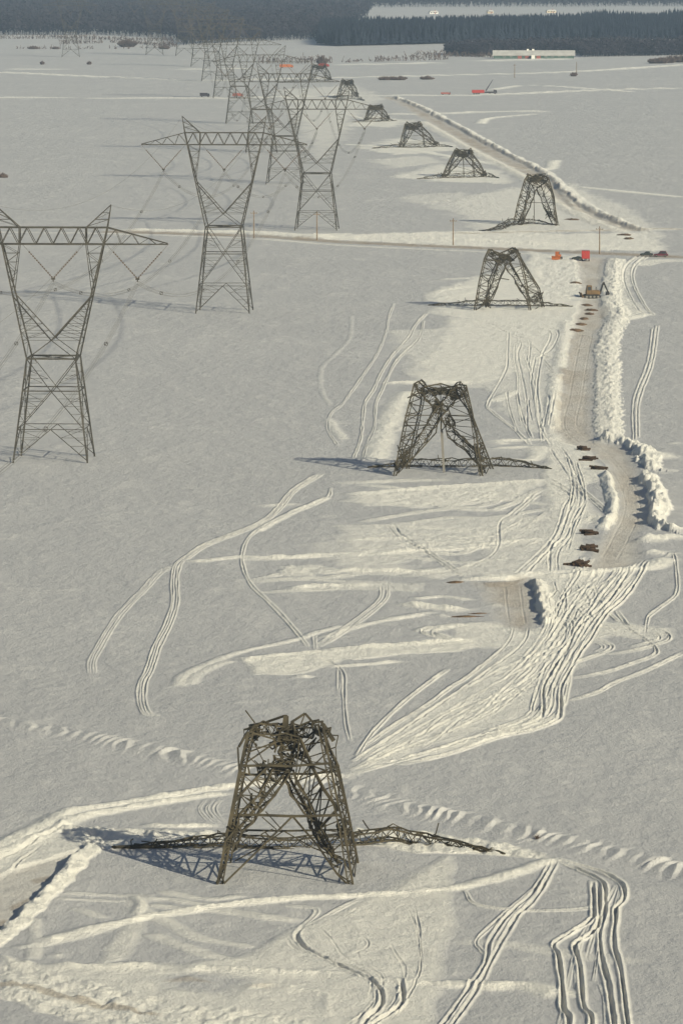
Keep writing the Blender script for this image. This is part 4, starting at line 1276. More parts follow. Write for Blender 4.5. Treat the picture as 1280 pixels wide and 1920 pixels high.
fallen_arm([(690, 877, 0.0), (735, 876, 0.2), (780, 875, 0.5), (826, 876, 0.3), (880, 875, 0.4), (925, 874, 0.5), (985, 876, 0.2), (1032, 879, 0.0)],
           'fallen crossarm stretched through the feet of the wreck with an M-shaped top', 1.7, 30, 0.16, 4, 0.3, tangle=80)

wreck((954, 579), 'collapsed pylon just in front of the brown country road, right legs splayed outwards', 2.56, 780, 400,
      legs=[[(275, 470, -6.6), (300, 330, -5), (325, 220, -4), (347, 172, -3.5)], [(550, 470, -6.6), (530, 340, -5), (510, 250, -4), (485, 175, -3.5)],
            [(615, 450, 6.6), (590, 360, 5), (540, 280, 4), (500, 212, 3)], [(335, 450, 6.6), (345, 330, 5), (378, 250, 4), (402, 200, 3)]],
      folds=[([(350, 180, -1), (385, 215, -1), (418, 235, -1)], 1.6, 1.6, 7), ([(482, 178, -1), (450, 215, -1), (418, 235, -1)], 1.6, 1.6, 7),
             ([(415, 240, -1), (375, 345, -2.5), (335, 440, -4)], 1.6, 1.2, 12), ([(435, 240, -1), (490, 330, 1), (545, 430, 2)], 1.6, 1.0, 12)],
      chords=[([(347, 172, -2), (400, 192, 0), (430, 180, 0), (460, 165, 0), (488, 178, -2)], 0.28), ([(375, 325, -3), (405, 312, -3), (445, 318, -3)], 0.2), ([(445, 240, 0), (520, 360, 2), (600, 400, 5)], 0.2), ([(325, 220, -4), (400, 230, -1)], 0.18)],
      extra=[((415, 215, -1), (2.6, 0.9, 1.3), 130), ((465, 182, -1), (1.2, 0.8, 0.7), 50), ((365, 195, -1), (0.8, 0.8, 0.6), 20), ((335, 420, -2), (1.0, 1.5, 1.6), 30), ((580, 410, 3), (1.3, 2, 1.6), 36)],
      braces=[(0, 3, 11, 0.13), (1, 2, 11, 0.13), (0, [(335, 440, -4), (375, 345, -2.5), (415, 240, -1)], 8, 0.12), (2, [(545, 440, 2), (490, 330, 1), (435, 240, -1)], 8, 0.12)], seed=5, bulk=1.08)
fallen_arm([(803, 573, 0.0), (870, 573, 0.3), (905, 573, 0.6), (955, 573, 0.3), (1020, 574, 0.5), (1072, 575, 0.0)], 'thin fallen crossarm under the wreck just in front of the country road', 1.5, 24, 0.15, 6, 0.3, tangle=60)

wreck((1001, 421), 'tall narrow collapsed pylon standing just beyond the snowbank of the country road', 2.0, 640, 160,
      legs=[[(640, 533, -6.6), (660, 440, -5), (685, 355, -4), (698, 335, -3.5)], [(806, 533, -6.6), (797, 420, -5), (775, 345, -3.5)],
            [(812, 512, 6.6), (790, 400, 5), (752, 345, 3)], [(672, 520, 6.6), (690, 430, 5), (707, 350, 3)]],
      folds=[([(698, 340, -1), (715, 360, -1), (728, 378, -1)], 1.8, 1.8, 6), ([(768, 345, -1), (745, 365, -1), (728, 378, -1)], 1.8, 1.8, 6),
             ([(725, 378, -1), (695, 460, -2), (665, 525, -4)], 1.7, 1.2, 11), ([(738, 378, -1), (765, 450, 1), (795, 515, 3)], 1.7, 1.2, 11)],
      chords=[([(695, 332, -2), (720, 345, 0), (745, 338, 0), (772, 345, -2)], 0.3), ([(720, 385, -1), (722, 510, -1)], 0.2), ([(690, 440, -4), (790, 440, -4)], 0.16)],
      extra=[((732, 352, -1), (3.0, 0.9, 1.6), 170), ((675, 500, -2), (1.0, 2, 1.4), 30), ((780, 480, 0), (1.2, 2, 1.6), 36)],
      braces=[(0, 3, 11, 0.14), (1, 2, 11, 0.14), (0, [(665, 525, -4), (695, 460, -2), (725, 378, -1)], 8, 0.13), (2, [(795, 515, 3), (765, 450, 1), (738, 378, -1)], 8, 0.13)], seed=7, bulk=1.1)
fallen_arm([(897, 433, 0.0), (915, 434, 0.5), (935, 432, 1.2), (958, 424, 1.6), (1000, 419, 0.6), (1045, 422, 0.2)], 'dark heap of a fallen crossarm left of the tall narrow wreck beyond the road', 1.8, 20, 0.25, 8, 0.4, tangle=90)


def wreck_far(center, label, legs_px, top_px, seed, mast=True, bulk=1.15):
    """the smaller, farther wrecks: four leg feet and four leg tops in photo pixels"""
    (fl, fr, rr, rl), (tl, tr) = legs_px, top_px
    mx = (tl[0] + tr[0]) / 2; ty = max(tl[1], tr[1])
    dy = center[1] - ty
    legs = [[(*fl, -6), ((fl[0] * .55 + tl[0] * .45), (fl[1] * .5 + tl[1] * .5), -4.5), (*tl, -3)], [(*fr, -6), ((fr[0] * .55 + tr[0] * .45), (fr[1] * .5 + tr[1] * .5), -4.5), (*tr, -3)],
            [(*rr, 6), ((rr[0] * .5 + tr[0] * .5) + 1, (rr[1] * .5 + tr[1] * .5), 4.5), (tr[0] - 3, tr[1] + 1, 3)], [(*rl, 6), ((rl[0] * .5 + tl[0] * .5), (rl[1] * .5 + tl[1] * .5), 4.5), (tl[0] + 3, tl[1] + 1, 3)]]
    k = (mx, ty + dy * 0.16, -1)
    folds = [([(*tl, -1), ((tl[0] + k[0]) / 2, (tl[1] + k[1]) / 2, -1), k], 1.8, 1.8, 6), ([(*tr, -1), ((tr[0] + k[0]) / 2, (tr[1] + k[1]) / 2, -1), k], 1.8, 1.8, 6),
             ([k, ((k[0] + fl[0]) / 2 + 2, (k[1] + fl[1]) / 2, -2), (fl[0] + 4, fl[1] - 3, -4)], 1.6, 1.1, 9), ([k, ((k[0] + rr[0]) / 2 - 2, (k[1] + rr[1]) / 2, 1), (rr[0] - 6, rr[1] - 2, 3)], 1.6, 1.1, 9)]
    ch = [([(*tl, -2), (mx - 3, ty + 2, 0), (mx + 4, tr[1] - 1, 0), (*tr, -2)], 0.3), ([(tl[0] + 2, tl[1] + 1, 1), (mx, ty - 2, 1), (tr[0] - 2, tr[1] + 2, 1)], 0.24)]
    if mast: ch.append(([k, (k[0] + 1, center[1], -1)], 0.25))
    return wreck(center, label, 1.0, 0, 0, legs, folds, ch,
                 [(k, (3.2, .9, 1.3), 130), ((tl[0] + 3, tl[1] + 3, -1), (1.2, .8, .8), 30), ((tr[0] - 3, tr[1] + 3, -1), (1.2, .8, .8), 30), ((rr[0] - 4, rr[1] - 4, 3), (1.4, 1.5, 1.2), 40), ((fl[0] + 3, fl[1] - 5, -3), (1.1, 1.5, 1.4), 30)],
                 [(0, 3, 9, 0.15), (1, 2, 9, 0.15), (0, 1, 5, 0.13)], seed, bulk)


wreck_far((865, 331), 'small collapsed pylon right below the open-legged flat-topped one, beside the dark trail', [(827, 334), (890, 336), (912, 330), (838, 329)], [(852, 281), (884, 282)], 11)
fallen_arm([(782, 336, 0), (828, 334, 0.5), (870, 333, 0.8), (913, 332, 0.8), (935, 334, 0)], 'fallen crossarm in the scraped snow under the small wreck nearest beyond the trail bend', 1.9, 18, 0.25, 12, 0.4, tangle=50)
wreck_far((782, 275), 'small collapsed pylon with open legs and a flat top, left of the dark trail', [(747, 280), (797, 278), (821, 272), (756, 272)], [(759, 232), (789, 231)], 13, False)
fallen_arm([(698, 278, 0), (745, 277, 0.6), (785, 277, 0.8), (822, 275, 0.6), (848, 276, 0)], 'fallen crossarm under the small open-legged flat-topped wreck left of the trail', 1.8, 18, 0.25, 14, 0.4, tangle=50)
wreck_far((707, 226), 'squat rounded collapsed pylon near the far end of the dark trail', [(682, 229), (716, 229), (730, 224), (688, 223)], [(691, 199), (717, 198)], 15, False)
fallen_arm([(660, 229, 0), (690, 229, 0.8), (715, 228, 0.8), (742, 226, 0)], 'fallen crossarm under the squat rounded wreck near the end of the trail', 1.8, 16, 0.3, 16, 0.4, tangle=50)
wreck_far((652, 182), 'ragged collapsed pylon just left of where the dark trail ends', [(630, 188), (660, 187), (672, 181), (637, 180)], [(640, 150), (662, 151)], 17, False)
fallen_arm([(617, 182, 0), (640, 186, 1.2), (665, 185, 0.8), (684, 189, 0)], 'fallen crossarm under the ragged wreck where the trail ends', 2.0, 14, 0.3, 18, 0.4, tangle=50)
wreck_far((600, 151), 'farthest collapsed pylon, below the red truck and dark bush', [(577, 156), (610, 155), (622, 151), (583, 149)], [(585, 122), (612, 122)], 19, False)
fallen_arm([(520, 155, 0), (560, 155, 0.8), (600, 154, 0.6), (630, 154, 0)], 'farthest fallen crossarm, a thin dark line on bright snow', 1.8, 14, 0.3, 20, 0.4, tangle=20)

# ------------------------------------------------------------------ solid-object helpers
class Solid:
    def __init__(self):
        self.v, self.f = [], []

    def box(self, cx, cy, cz, sx, sy, sz, taper=1.0):
        """cz is the bottom; taper shrinks the top"""
        n = len(self.v)
        for z, k in ((0, 1.0), (sz, taper)):
            for a, b in ((-1, -1), (1, -1), (1, 1), (-1, 1)):
                self.v.append((cx + a * sx / 2 * k, cy + b * sy / 2 * k, cz + z))
        self.f += [tuple(n + i for i in q) for q in ((3, 2, 1, 0), (4, 5, 6, 7), (0, 1, 5, 4), (1, 2, 6, 5), (2, 3, 7, 6), (3, 0, 4, 7))]
        return self

    def prism(self, prof, y0, y1):
        """profile in x,z (counter-clockwise) extruded along y"""
        n, k = len(self.v), len(prof)
        for y in (y0, y1):
            for x, z in prof: self.v.append((x, y, z))
        self.f.append(tuple(n + i for i in range(k)))
        self.f.append(tuple(n + k + i for i in reversed(range(k))))
        for i in range(k):
            j = (i + 1) % k
            self.f.append((n + j, n + i, n + k + i, n + k + j))
        return self

    def cyl(self, c, axis, r, L, seg=14, r2=None):
        n = len(self.v)
        r2 = r if r2 is None else r2
        for s, rr in ((-0.5, r), (0.5, r2)):
            for i in range(seg):
                a = 2 * math.pi * i / seg
                p = [rr * math.cos(a), rr * math.sin(a)]
                q = [0, 0, 0]
                o = [k for k in range(3) if k != axis]
                q[o[0]], q[o[1]], q[axis] = p[0], p[1], s * L
                self.v.append((c[0] + q[0], c[1] + q[1], c[2] + q[2]))
        self.f.append(tuple(n + i for i in range(seg)))
        self.f.append(tuple(n + seg + i for i in reversed(range(seg))))
        for i in range(seg):
            j = (i + 1) % seg
            self.f.append((n + i, n + j, n + seg + j, n + seg + i))
        return self

    def build(self, name, mat, parent, bevel=0.0):
        o = mesh_obj(name, self.v, self.f, mat, parent)
        if bevel:
            m = o.modifiers.new('bevel', 'BEVEL')
            m.width = bevel; m.segments = 2
        return o


def wheel(parent, x, y, r=0.34, w=0.22):
    t = Solid().cyl((x, y, r), 1, r, w, 16).build('wheel', M['black'], parent, 0.03)
    Solid().cyl((x, y + (0.02 if y > 0 else -0.02), r), 1, r * 0.55, w * 1.02, 12).build('rim', M['wire'], t)
    return t


def car(px, py, rz, mat, label, L=4.6, Hh=1.45, suv=False):
    root = empty('parked_car', spot(px, py), rz)
    tag(root, label, 'car', 'vehicles stopped on the country road')
    w = 1.75
    l = L / 2
    Solid().prism([(-l, 0.35), (l, 0.35), (l, 0.72), (l * 0.93, 0.85), (l * 0.45, 0.95), (-l * 0.8, 0.98), (-l, 0.85)], -w / 2, w / 2).build('body', mat, root, 0.08)
    k = -0.92 if suv else -0.72
    Solid().prism([(l * k, 0.95), (l * 0.42, 0.93), (l * 0.12, Hh - 0.06), (-0.1, Hh), (l * (k + 0.2), Hh - 0.03)], -w / 2 + 0.12, w / 2 - 0.12).build('cabin', mat, root, 0.08)
    for y in (-w / 2 + 0.11, w / 2 - 0.11):
        s = 1 if y > 0 else -1
        Solid().prism([(l * (k + 0.08), 1.0), (-0.12, 1.0), (-0.12, Hh - 0.12), (l * (k + 0.22), Hh - 0.13)], y, y + s * 0.02).build('window', M['glass'], root)
        Solid().prism([(0.0, 1.0), (l * 0.34, 0.99), (l * 0.1, Hh - 0.15), (0.0, Hh - 0.12)], y, y + s * 0.02).build('window', M['glass'], root)
    for x in (-l * 0.62, l * 0.64):
        for y in (-w / 2 + 0.08, w / 2 - 0.08):
            wheel(root, x, y)
    for y in (-0.6, 0.6):
        Solid().box(l + 0.0, y, 0.62, 0.06, 0.32, 0.16).build('headlight', M['white'], root)
        Solid().box(-l - 0.0, y, 0.68, 0.06, 0.3, 0.16).build('tail_light', M['red'], root)
    Solid().box(l + 0.02, 0, 0.36, 0.14, w * 0.95, 0.18).build('bumper', M['black'], root, 0.03)
    Solid().box(-l - 0.02, 0, 0.36, 0.14, w * 0.95, 0.18).build('bumper', M['black'], root, 0.03)
    return root


car(1211, 480, math.radians(180 - 4), M['dark'], 'dark green car stopped on the brown road, left of the maroon car', 3.7, 1.5)
car(1238, 481, math.radians(180 - 4), M['maroon'], 'maroon car stopped on the brown road at the right edge', 4.2, 1.75, True)
car(1081, 487, math.radians(170), M['dark'], 'low black car parked against the left side of the red box truck', 3.0, 1.2)


def box_truck(px, py, rz, label):
    root = empty('box_truck', spot(px, py), rz)
    tag(root, label, 'truck')
    Solid().box(-1.0, 0, 0.75, 4.6, 2.35, 2.25).build('cargo_box', M['red'], root, 0.05)
    c = Solid().prism([(1.4, 0.5), (3.3, 0.5), (3.3, 1.3), (2.9, 2.2), (1.4, 2.25)], -1.05, 1.05).build('cab', M['red'], root, 0.08)
    Solid().box(2.95, 0, 1.45, 0.3, 1.8, 0.6).build('windscreen', M['glass'], c)
    Solid().box(-1.0, 0, 0.5, 4.7, 0.9, 0.22).build('chassis', M['black'], root)
    for x in (-2.2, 2.4):
        for y in (-0.95, 0.95):
            wheel(root, x, y, 0.45, 0.28)
    d = Solid().box(-3.32, 0, 0.85, 0.04, 2.1, 2.05).build('rear_door', M['red'], root)
    Solid().box(-3.36, 0.12, 1.5, 0.05, 0.06, 0.9).build('handle', M['wire'], d)
    for y in (-0.95, 0.95):
        Solid().box(-3.34, y, 0.6, 0.06, 0.25, 0.12).build('tail_light', M['rust'], root)
    return root


box_truck(1097, 486, math.radians(88), 'bright red box truck seen from behind where the plowed road meets the brown road')


def loader(px, py, rz, label, main, s=1.0, name='tracked_loader', boom_arm=False):
    root = empty(name, spot(px, py), rz)
    root.scale = (s, s, s)
    tag(root, label, 'construction vehicle')
    for y in (-0.95, 0.95):
        t = Solid().prism([(-1.7, 0.15), (-1.4, 0.0), (1.4, 0.0), (1.75, 0.2), (1.6, 0.75), (1.2, 0.85), (-1.3, 0.85), (-1.75, 0.6)], y - 0.25, y + 0.25).build('track', M['black'], root, 0.06)
        for x in (-1.2, -0.4, 0.4, 1.2):
            Solid().cyl((x, y, 0.36), 1, 0.25, 0.54, 10).build('track_roller', M['wire'], t)
    Solid().prism([(-1.7, 0.7), (0.1, 0.7), (0.1, 1.7), (-1.5, 1.7), (-1.75, 1.4)], -0.65, 0.65).build('engine_hood', main, root, 0.07)
    c = Solid().prism([(0.0, 0.8), (1.2, 0.8), (1.2, 1.5), (0.95, 2.7), (0.0, 2.7)], -0.62, 0.62).build('cab', main, root, 0.06)
    Solid().box(0.55, 0, 1.7, 0.7, 1.28, 0.75).build('window', M['glass'], c)
    Solid().cyl((-0.9, 0.3, 2.0), 2, 0.07, 0.8, 8).build('exhaust_pipe', M['black'], root)
    b = Solid().prism([(2.1, 0.0), (2.35, -0.02), (2.2, 0.6), (2.5, 1.25), (2.35, 1.28), (2.05, 0.6)], -1.5, 1.5).build('blade', main, root, 0.04)
    for y in (-0.9, 0.9):
        Solid().prism([(0.8, 0.4), (2.1, 0.35), (2.1, 0.55), (0.8, 0.62)], y - 0.09, y + 0.09).build('blade_arm', main, root)
    if boom_arm:
        bm_ = Solid().prism([(-1.9, 0.9), (-1.6, 0.9), (-2.4, 3.4), (-2.7, 3.3)], -0.18, 0.18).build('rear_boom', M['black'], root)
        Solid().prism([(-2.7, 3.4), (-2.4, 3.2), (-3.3, 1.4), (-3.5, 1.5)], -0.15, 0.15).build('stick', M['black'], bm_)
        Solid().prism([(-3.6, 1.5), (-3.2, 1.4), (-3.0, 0.7), (-3.5, 0.5), (-3.8, 0.9)], -0.45, 0.45).build('bucket', M['black'], bm_, 0.04)
    return root


loader(1045, 486, math.radians(250), 'small orange tracked vehicle parked in rough snow left of the red box truck', M['orange'], 0.85, 'tracked_carrier')
loader(1108, 556, math.radians(188), 'brownish yellow bulldozer clearing the plowed road below the red box truck', M['yellow'], 1.25, 'bulldozer', True)


def crane_truck(px, py):
    root = empty('crane_truck', spot(px, py), math.radians(2))
    tag(root, 'long red crane truck with a raised dark boom on the far snowy track', 'truck')
    Solid().box(-3.2, 0, 0.8, 7.2, 2.3, 1.7).build('red_body', M['red'], root, 0.06)
    Solid().box(2.0, 0, 0.7, 11.0, 1.0, 0.3).build('chassis', M['black'], root)
    Solid().box(3.2, 0, 1.0, 5.0, 2.2, 0.55).build('flat_deck', M['charcoal'], root)
    c = Solid().prism([(5.8, 0.6), (7.8, 0.6), (7.8, 1.6), (7.3, 2.6), (5.8, 2.6)], -1.1, 1.1).build('cab', M['charcoal'], root, 0.07)
    Solid().box(7.0, 0, 1.75, 0.9, 2.24, 0.55).build('window', M['glass'], c)
    b = Solid().prism([(0.9, 2.1), (1.5, 1.7), (5.0, 7.6), (4.75, 7.8)], -0.25, 0.25).build('boom', M['charcoal'], root)
    Solid().prism([(4.75, 7.8), (5.0, 7.6), (5.5, 8.6), (5.4, 8.7)], -0.12, 0.12).build('jib', M['charcoal'], b)
    for x in (-5.6, -4.2, -2.8, 3.6, 6.6):
        for y in (-0.95, 0.95):
            wheel(root, x, y, 0.5, 0.3)


crane_truck(906, 177)


def van(px, py, L, Hh, mat, label, name, group=None, rz=0.0):
    root = empty(name, spot(px, py), rz)
    tag(root, label, 'truck' if 'truck' in name else 'trailer', group)
    Solid().box(-L * 0.1, 0, 0.6, L * 0.8, 2.3, Hh - 0.6).build('cargo_box', mat, root, 0.06)
    c = Solid().prism([(L * 0.3, 0.5), (L * 0.5, 0.5), (L * 0.5, 1.2), (L * 0.45, Hh * 0.85), (L * 0.3, Hh * 0.88)], -1.05, 1.05).build('cab', mat, root, 0.06)
    Solid().box(L * 0.43, 0, 1.35, 0.5, 2.14, 0.5).build('window', M['glass'], c)
    for x in (-L * 0.3, L * 0.36):
        for y in (-0.98, 0.98):
            wheel(root, x, y, 0.42, 0.26)
    return root


van(384, 182, 5.6, 2.4, M['charcoal'], 'dark box van parked on the far track, left of all the trucks', 'box_van_truck')
van(446, 182, 6.0, 2.2, M['rust'], 'small dark red truck on the far track behind the pylons', 'small_truck')
van(537, 127.5, 9.5, 2.6, M['orange'], 'orange truck seen through the pylons near the far hedge', 'orange_truck')
van(607, 126, 7.5, 2.4, M['red'], 'red truck standing beside a dark bush above the farthest wreck', 'red_truck')
van(835, 178, 5.6, 1.5, M['rust'], 'low dark red trailer truck on the far track left of the crane truck', 'low_truck')

# ------------------------------------------------------------------ timber stacks and soil heaps beside the plowed road
def log_pile(px, py, label, n=7, L=2.6, w=1.6, hh=0.8, rz=0.0, seed=0):
    root = empty('timber_pile', spot(px, py, 0.15), rz)
    tag(root, label, 'timber pile', 'dark timber piles along the plowed road')
    rng = random.Random(seed)
    L *= 0.8; w *= 0.75
    lay = [n, max(n - 3, 2)]
    r = w / n * 0.55 + 0.06
    z = r
    for k, m in enumerate(lay):
        for i in range(m):
            y = (i - (m - 1) / 2) * r * 2.2 + rng.uniform(-.18, .18)
            l = L * rng.uniform(0.75, 1.15)
            lo_ = Solid().cyl((0, 0, 0), 0, r * rng.uniform(.8, 1.1), l, 9, r * 0.8).build('log', M['log'], root)
            lo_.location = (rng.uniform(-.6, .6), y, z + rng.uniform(-.06, .06)); lo_.rotation_euler = (0, rng.uniform(-.15, .15), rng.uniform(-.55, .55))
        z += r * 1.7
    return root


log_pile(1091, 843, 'dark timber pile topmost of the upper three beside the plowed road bend', 8, 1.8, 3.0, rz=math.radians(20), seed=1)
log_pile(1103, 862, 'widest dark timber pile, middle one of the upper three by the road bend', 9, 2.2, 3.4, rz=math.radians(-15), seed=2)
log_pile(1121, 880, 'thin flat timber pile, lowest of the upper three by the road bend', 4, 2.8, 1.4, rz=math.radians(-4), seed=3)
log_pile(1104, 1001, 'square dark timber pile, topmost of the lower three beside the plowed road', 7, 2.3, 3.2, rz=math.radians(6), seed=4)
log_pile(1102, 1031, 'dark timber pile lying between the other two lower piles beside the plowed road', 8, 2.3, 3.8, rz=math.radians(2), seed=5)
log_pile(1086, 1060, 'slanting dark timber pile, lowest of the lower three, just above the long snow ridge', 8, 2.6, 3.2, rz=math.radians(38), seed=6)


def heap(px, py, sx, sy, h, label, seed, mat='earth', rz=0.0, name='earth_heap', cat='earth heap', group='brown earth heaps along the plowed road'):
    rng = np.random.default_rng(seed)
    nu, nv = 22, 9
    vs, fs = [], []
    for j in range(nv + 1):
        t = j / nv
        for i in range(nu):
            a = 2 * math.pi * i / nu
            k = (1 + 0.22 * math.sin(2 * a + seed) + 0.14 * math.sin(5 * a + 2 * seed) + rng.normal(0, 0.05))
            rr = math.cos(t * math.pi / 2) ** 0.8
            vs.append((sx * rr * k * math.cos(a), sy * rr * k * math.sin(a), h * (math.sin(t * math.pi / 2) ** 1.3) * (1 + rng.normal(0, 0.12)) - 0.15))
    for j in range(nv):
        for i in range(nu):
            i2 = (i + 1) % nu
            fs.append((j * nu + i, j * nu + i2, (j + 1) * nu + i2, (j + 1) * nu + i))
    o = mesh_obj(name, vs, fs, M[mat], None, True)
    o.location = spot(px, py)
    o.rotation_euler.z = rz
    tag(o, label, cat, group)
    return o


for i, (x, y, sx, sy, lab) in enumerate([(1098, 570, 1.5, 2.5, 'small brown earth heap right under the bulldozer'), (1108, 579, 1.8, 2.0, 'brown earth heap one below the bulldozer heap, jutting into the road'),
                                         (1104, 586, 1.4, 2.0, 'brown earth heap in the middle of the row below the bulldozer'), (1094, 595, 1.5, 2.2, 'brown earth heap, third from the bottom of the row on the road edge'),
                                         (1087, 606, 1.6, 2.4, 'brown earth heap, second from the bottom of the row on the road edge'), (1077, 619, 1.7, 2.6, 'lowest brown earth heap of the row on the left road edge'),
                                         (1078, 531, 1.4, 2.0, 'lone small earth heap left of and above the bulldozer'), (1072, 412, 2.4, 3.0, 'small dark earth heap where the dark trail nears the road'),
                                         (1170, 441, 2.6, 3.0, 'earth heap left of the snowbank end beyond the road'), (1178, 448, 2.0, 3.0, 'small earth heap just above the two stopped cars')]):
    heap(x, y, sx, sy, 0.55, lab, i + 2)
heap(853, 1092, 1.5, 1.0, 0.35, 'flat streak of brown earth left of the brown plowed pad', 31, rz=0.1)
heap(872, 1156, 2.4, 0.9, 0.3, 'long thin streak of reddish earth below left of the plowed pad', 32, rz=0.05)
heap(895, 1150, 1.6, 0.8, 0.25, 'short streak of reddish earth touching the lower left corner of the plowed pad', 33, rz=0.3)

# ------------------------------------------------------------------ wooden poles along the road
def pole(px, py, h, label, arm=True, r=0.17):
    root = empty('utility_pole', spot(px, py))
    tag(root, label, 'utility pole', 'wooden poles along the roads')
    Solid().cyl((0, 0, h / 2 - 0.3), 2, r * 1.15, h + 0.6, 10, r * 0.8).build('pole', M['wood'], root)
    if arm:
        a = Solid().box(0, 0, h - 0.9, 2.2, 0.14, 0.16).build('crossarm', M['wood'], root)
        for x in (-0.95, -0.35, 0.35, 0.95):
            Solid().cyl((x, 0, h - 0.62), 2, 0.06, 0.24, 8).build('insulator', M['wire'], a)
    return root


pole(476, 447, 8.6, 'wooden pole right of the tall pylon, left end of the road row')
pole(594, 450, 8.8, 'wooden pole in front of the pylon whose feet touch the road bank')
pole(849, 460, 8.2, 'wooden pole on the snowbank left of the wreck near the road')
pole(1123, 476, 8.2, 'wooden pole on the snowbank just above the red box truck')
pole(964, 146, 9.0, 'faint wooden pole standing alone in the far field below the barn', r=0.22)
pole(1080, 139, 8.0, 'faint wooden pole rising from the small bush right of the barn', False, 0.22)

# ------------------------------------------------------------------ farm buildings
def barn(px, py):
    root = empty('barn', spot(px, py), math.radians(-2))
    tag(root, 'long low green barn with a snowy white roof at the edge of the far wood', 'barn')
    L, W, hw, hr = 60.0, 16.0, 2.6, 5.8
    Solid().box(0, 0, -0.3, L, W, hw + 0.3).build('wall', M['green_wall'], root)
    for s in (-1, 1):
        Solid().prism([(s * L / 2 - (0.0 if s > 0 else 0.0), hw), (s * L / 2, hw)], 0, 0) if False else None
    g = Solid()
    n = len(g.v)
    for x in (-L / 2, L / 2):
        g.v += [(x, -W / 2, hw), (x, W / 2, hw), (x, 0, hr - 0.15)]
    g.f += [(0, 2, 1), (3, 4, 5), (0, 1, 4, 3)]
    g.build('gable', M['green_wall'], root)
    r = Solid()
    for s in (-1, 1):
        k = len(r.v)
        y0, y1 = s * (W / 2 + 0.7), 0.0
        for x in (-L / 2 - 0.8, L / 2 + 0.8):
            r.v += [(x, y0, hw - 0.35), (x, y1, hr), (x, y1, hr + 0.25), (x, y0, hw - 0.1)]
        r.f += [tuple(k + i for i in q) for q in ((0, 1, 2, 3), (7, 6, 5, 4), (0, 4, 5, 1), (3, 2, 6, 7), (0, 3, 7, 4), (1, 5, 6, 2))]
    ro = r.build('roof', M['roof_snow'], root)
    for x in (-4.5, -0.5):
        Solid().box(x, 0.5, hr - 0.3, 1.6, 1.6, 1.5).build('roof_vent', M['white'], ro)
    for x in (-10.5, -5.0, 3.5):
        Solid().box(x, -W / 2 - 0.03, 0.0, 3.0, 0.12, 2.2).build('door', M['rust'], root)
    for x in (-22, -17, 9, 14, 19, 24):
        f = Solid().box(x, -W / 2 - 0.03, 1.0, 1.4, 0.1, 0.9).build('window', M['white'], root)
        Solid().box(x, -W / 2 - 0.09, 1.1, 1.15, 0.06, 0.7).build('pane', M['glass'], f)
    Solid().box(-0.5, -W / 2 - 3.5, -0.3, 2.6, 7.0, 3.0).build('porch', M['white'], root)
    return root


barn(1000, 109.5)


def farmhouse(px, py, w, mat, label, h=3.6):
    root = empty('farmhouse', spot(px, py), math.radians(8))
    tag(root, label, 'house')
    Solid().box(0, 0, -0.3, w, 8.0, h * 0.6 + 0.3).build('wall', M[mat], root)
    r = Solid().prism([(-w / 2 - 0.5, h * 0.6), (w / 2 + 0.5, h * 0.6), (w / 2 - 1.5, h), (-w / 2 + 1.5, h)], -4.6, 4.6).build('roof', M['roof_snow'], root)
    Solid().box(w * 0.2, 1.0, h - 0.4, 0.9, 0.9, 1.4).build('chimney', M['rust'], r)
    for x in (-w * 0.3, 0, w * 0.3):
        Solid().box(x, -4.03, 1.0, 1.2, 0.1, 1.2).build('window', M['glass'], root)
    Solid().box(w * 0.15, -4.03, 0, 1.0, 0.12, 2.0).build('door', M['rust'], root)
    return root


farmhouse(812, 26, 10, 'white', 'white farmhouse in the clearing between the far woods')
farmhouse(918, 25, 7, 'cream', 'small cream house behind the dark wood, right of the white farmhouse')
farmhouse(1032, 24, 11, 'cream', 'long cream house behind the dark wood, rightmost of the far houses')

# ------------------------------------------------------------------ bushes and hedges
def bush_mesh(sx, sy, h, n, seed, leaf=0.35):
    rng = np.random.default_rng(seed)
    b = Bars()
    for _ in range(n):
        a = rng.uniform(0, 2 * math.pi); r = math.sqrt(rng.uniform(0, 1))
        foot = np.array((sx * .55 * r * math.cos(a), sy * .55 * r * math.sin(a), -0.1))
        tip = np.array((sx * r * math.cos(a) + rng.normal(0, .2), sy * r * math.sin(a) + rng.normal(0, .2), h * rng.uniform(.55, 1.0) * (1 - 0.45 * r * r)))
        mid = (foot + tip) / 2 + rng.normal(0, .15, 3)
        b.poly([foot, mid, tip], leaf * .5)
        for k in range(3):
            q = mid + (tip - mid) * rng.uniform(0, .9)
            b.bar(q, q + rng.normal(0, .5, 3) * np.array((1, 1, .8)) + np.array((0, 0, .35)), leaf * .35)
    return b


def bush(px, py, sx, sy, h, label, n=60, seed=0, leaf=0.35):
    o = bush_mesh(sx, sy, h, n, seed, leaf).build('bush', M['shrub'])
    o.location = spot(px, py)
    if leaf < 0.1: o.scale = (0.4, 0.4, 0.5)
    tag(o, label, 'bush', 'bare bushes in the far fields')
    return o


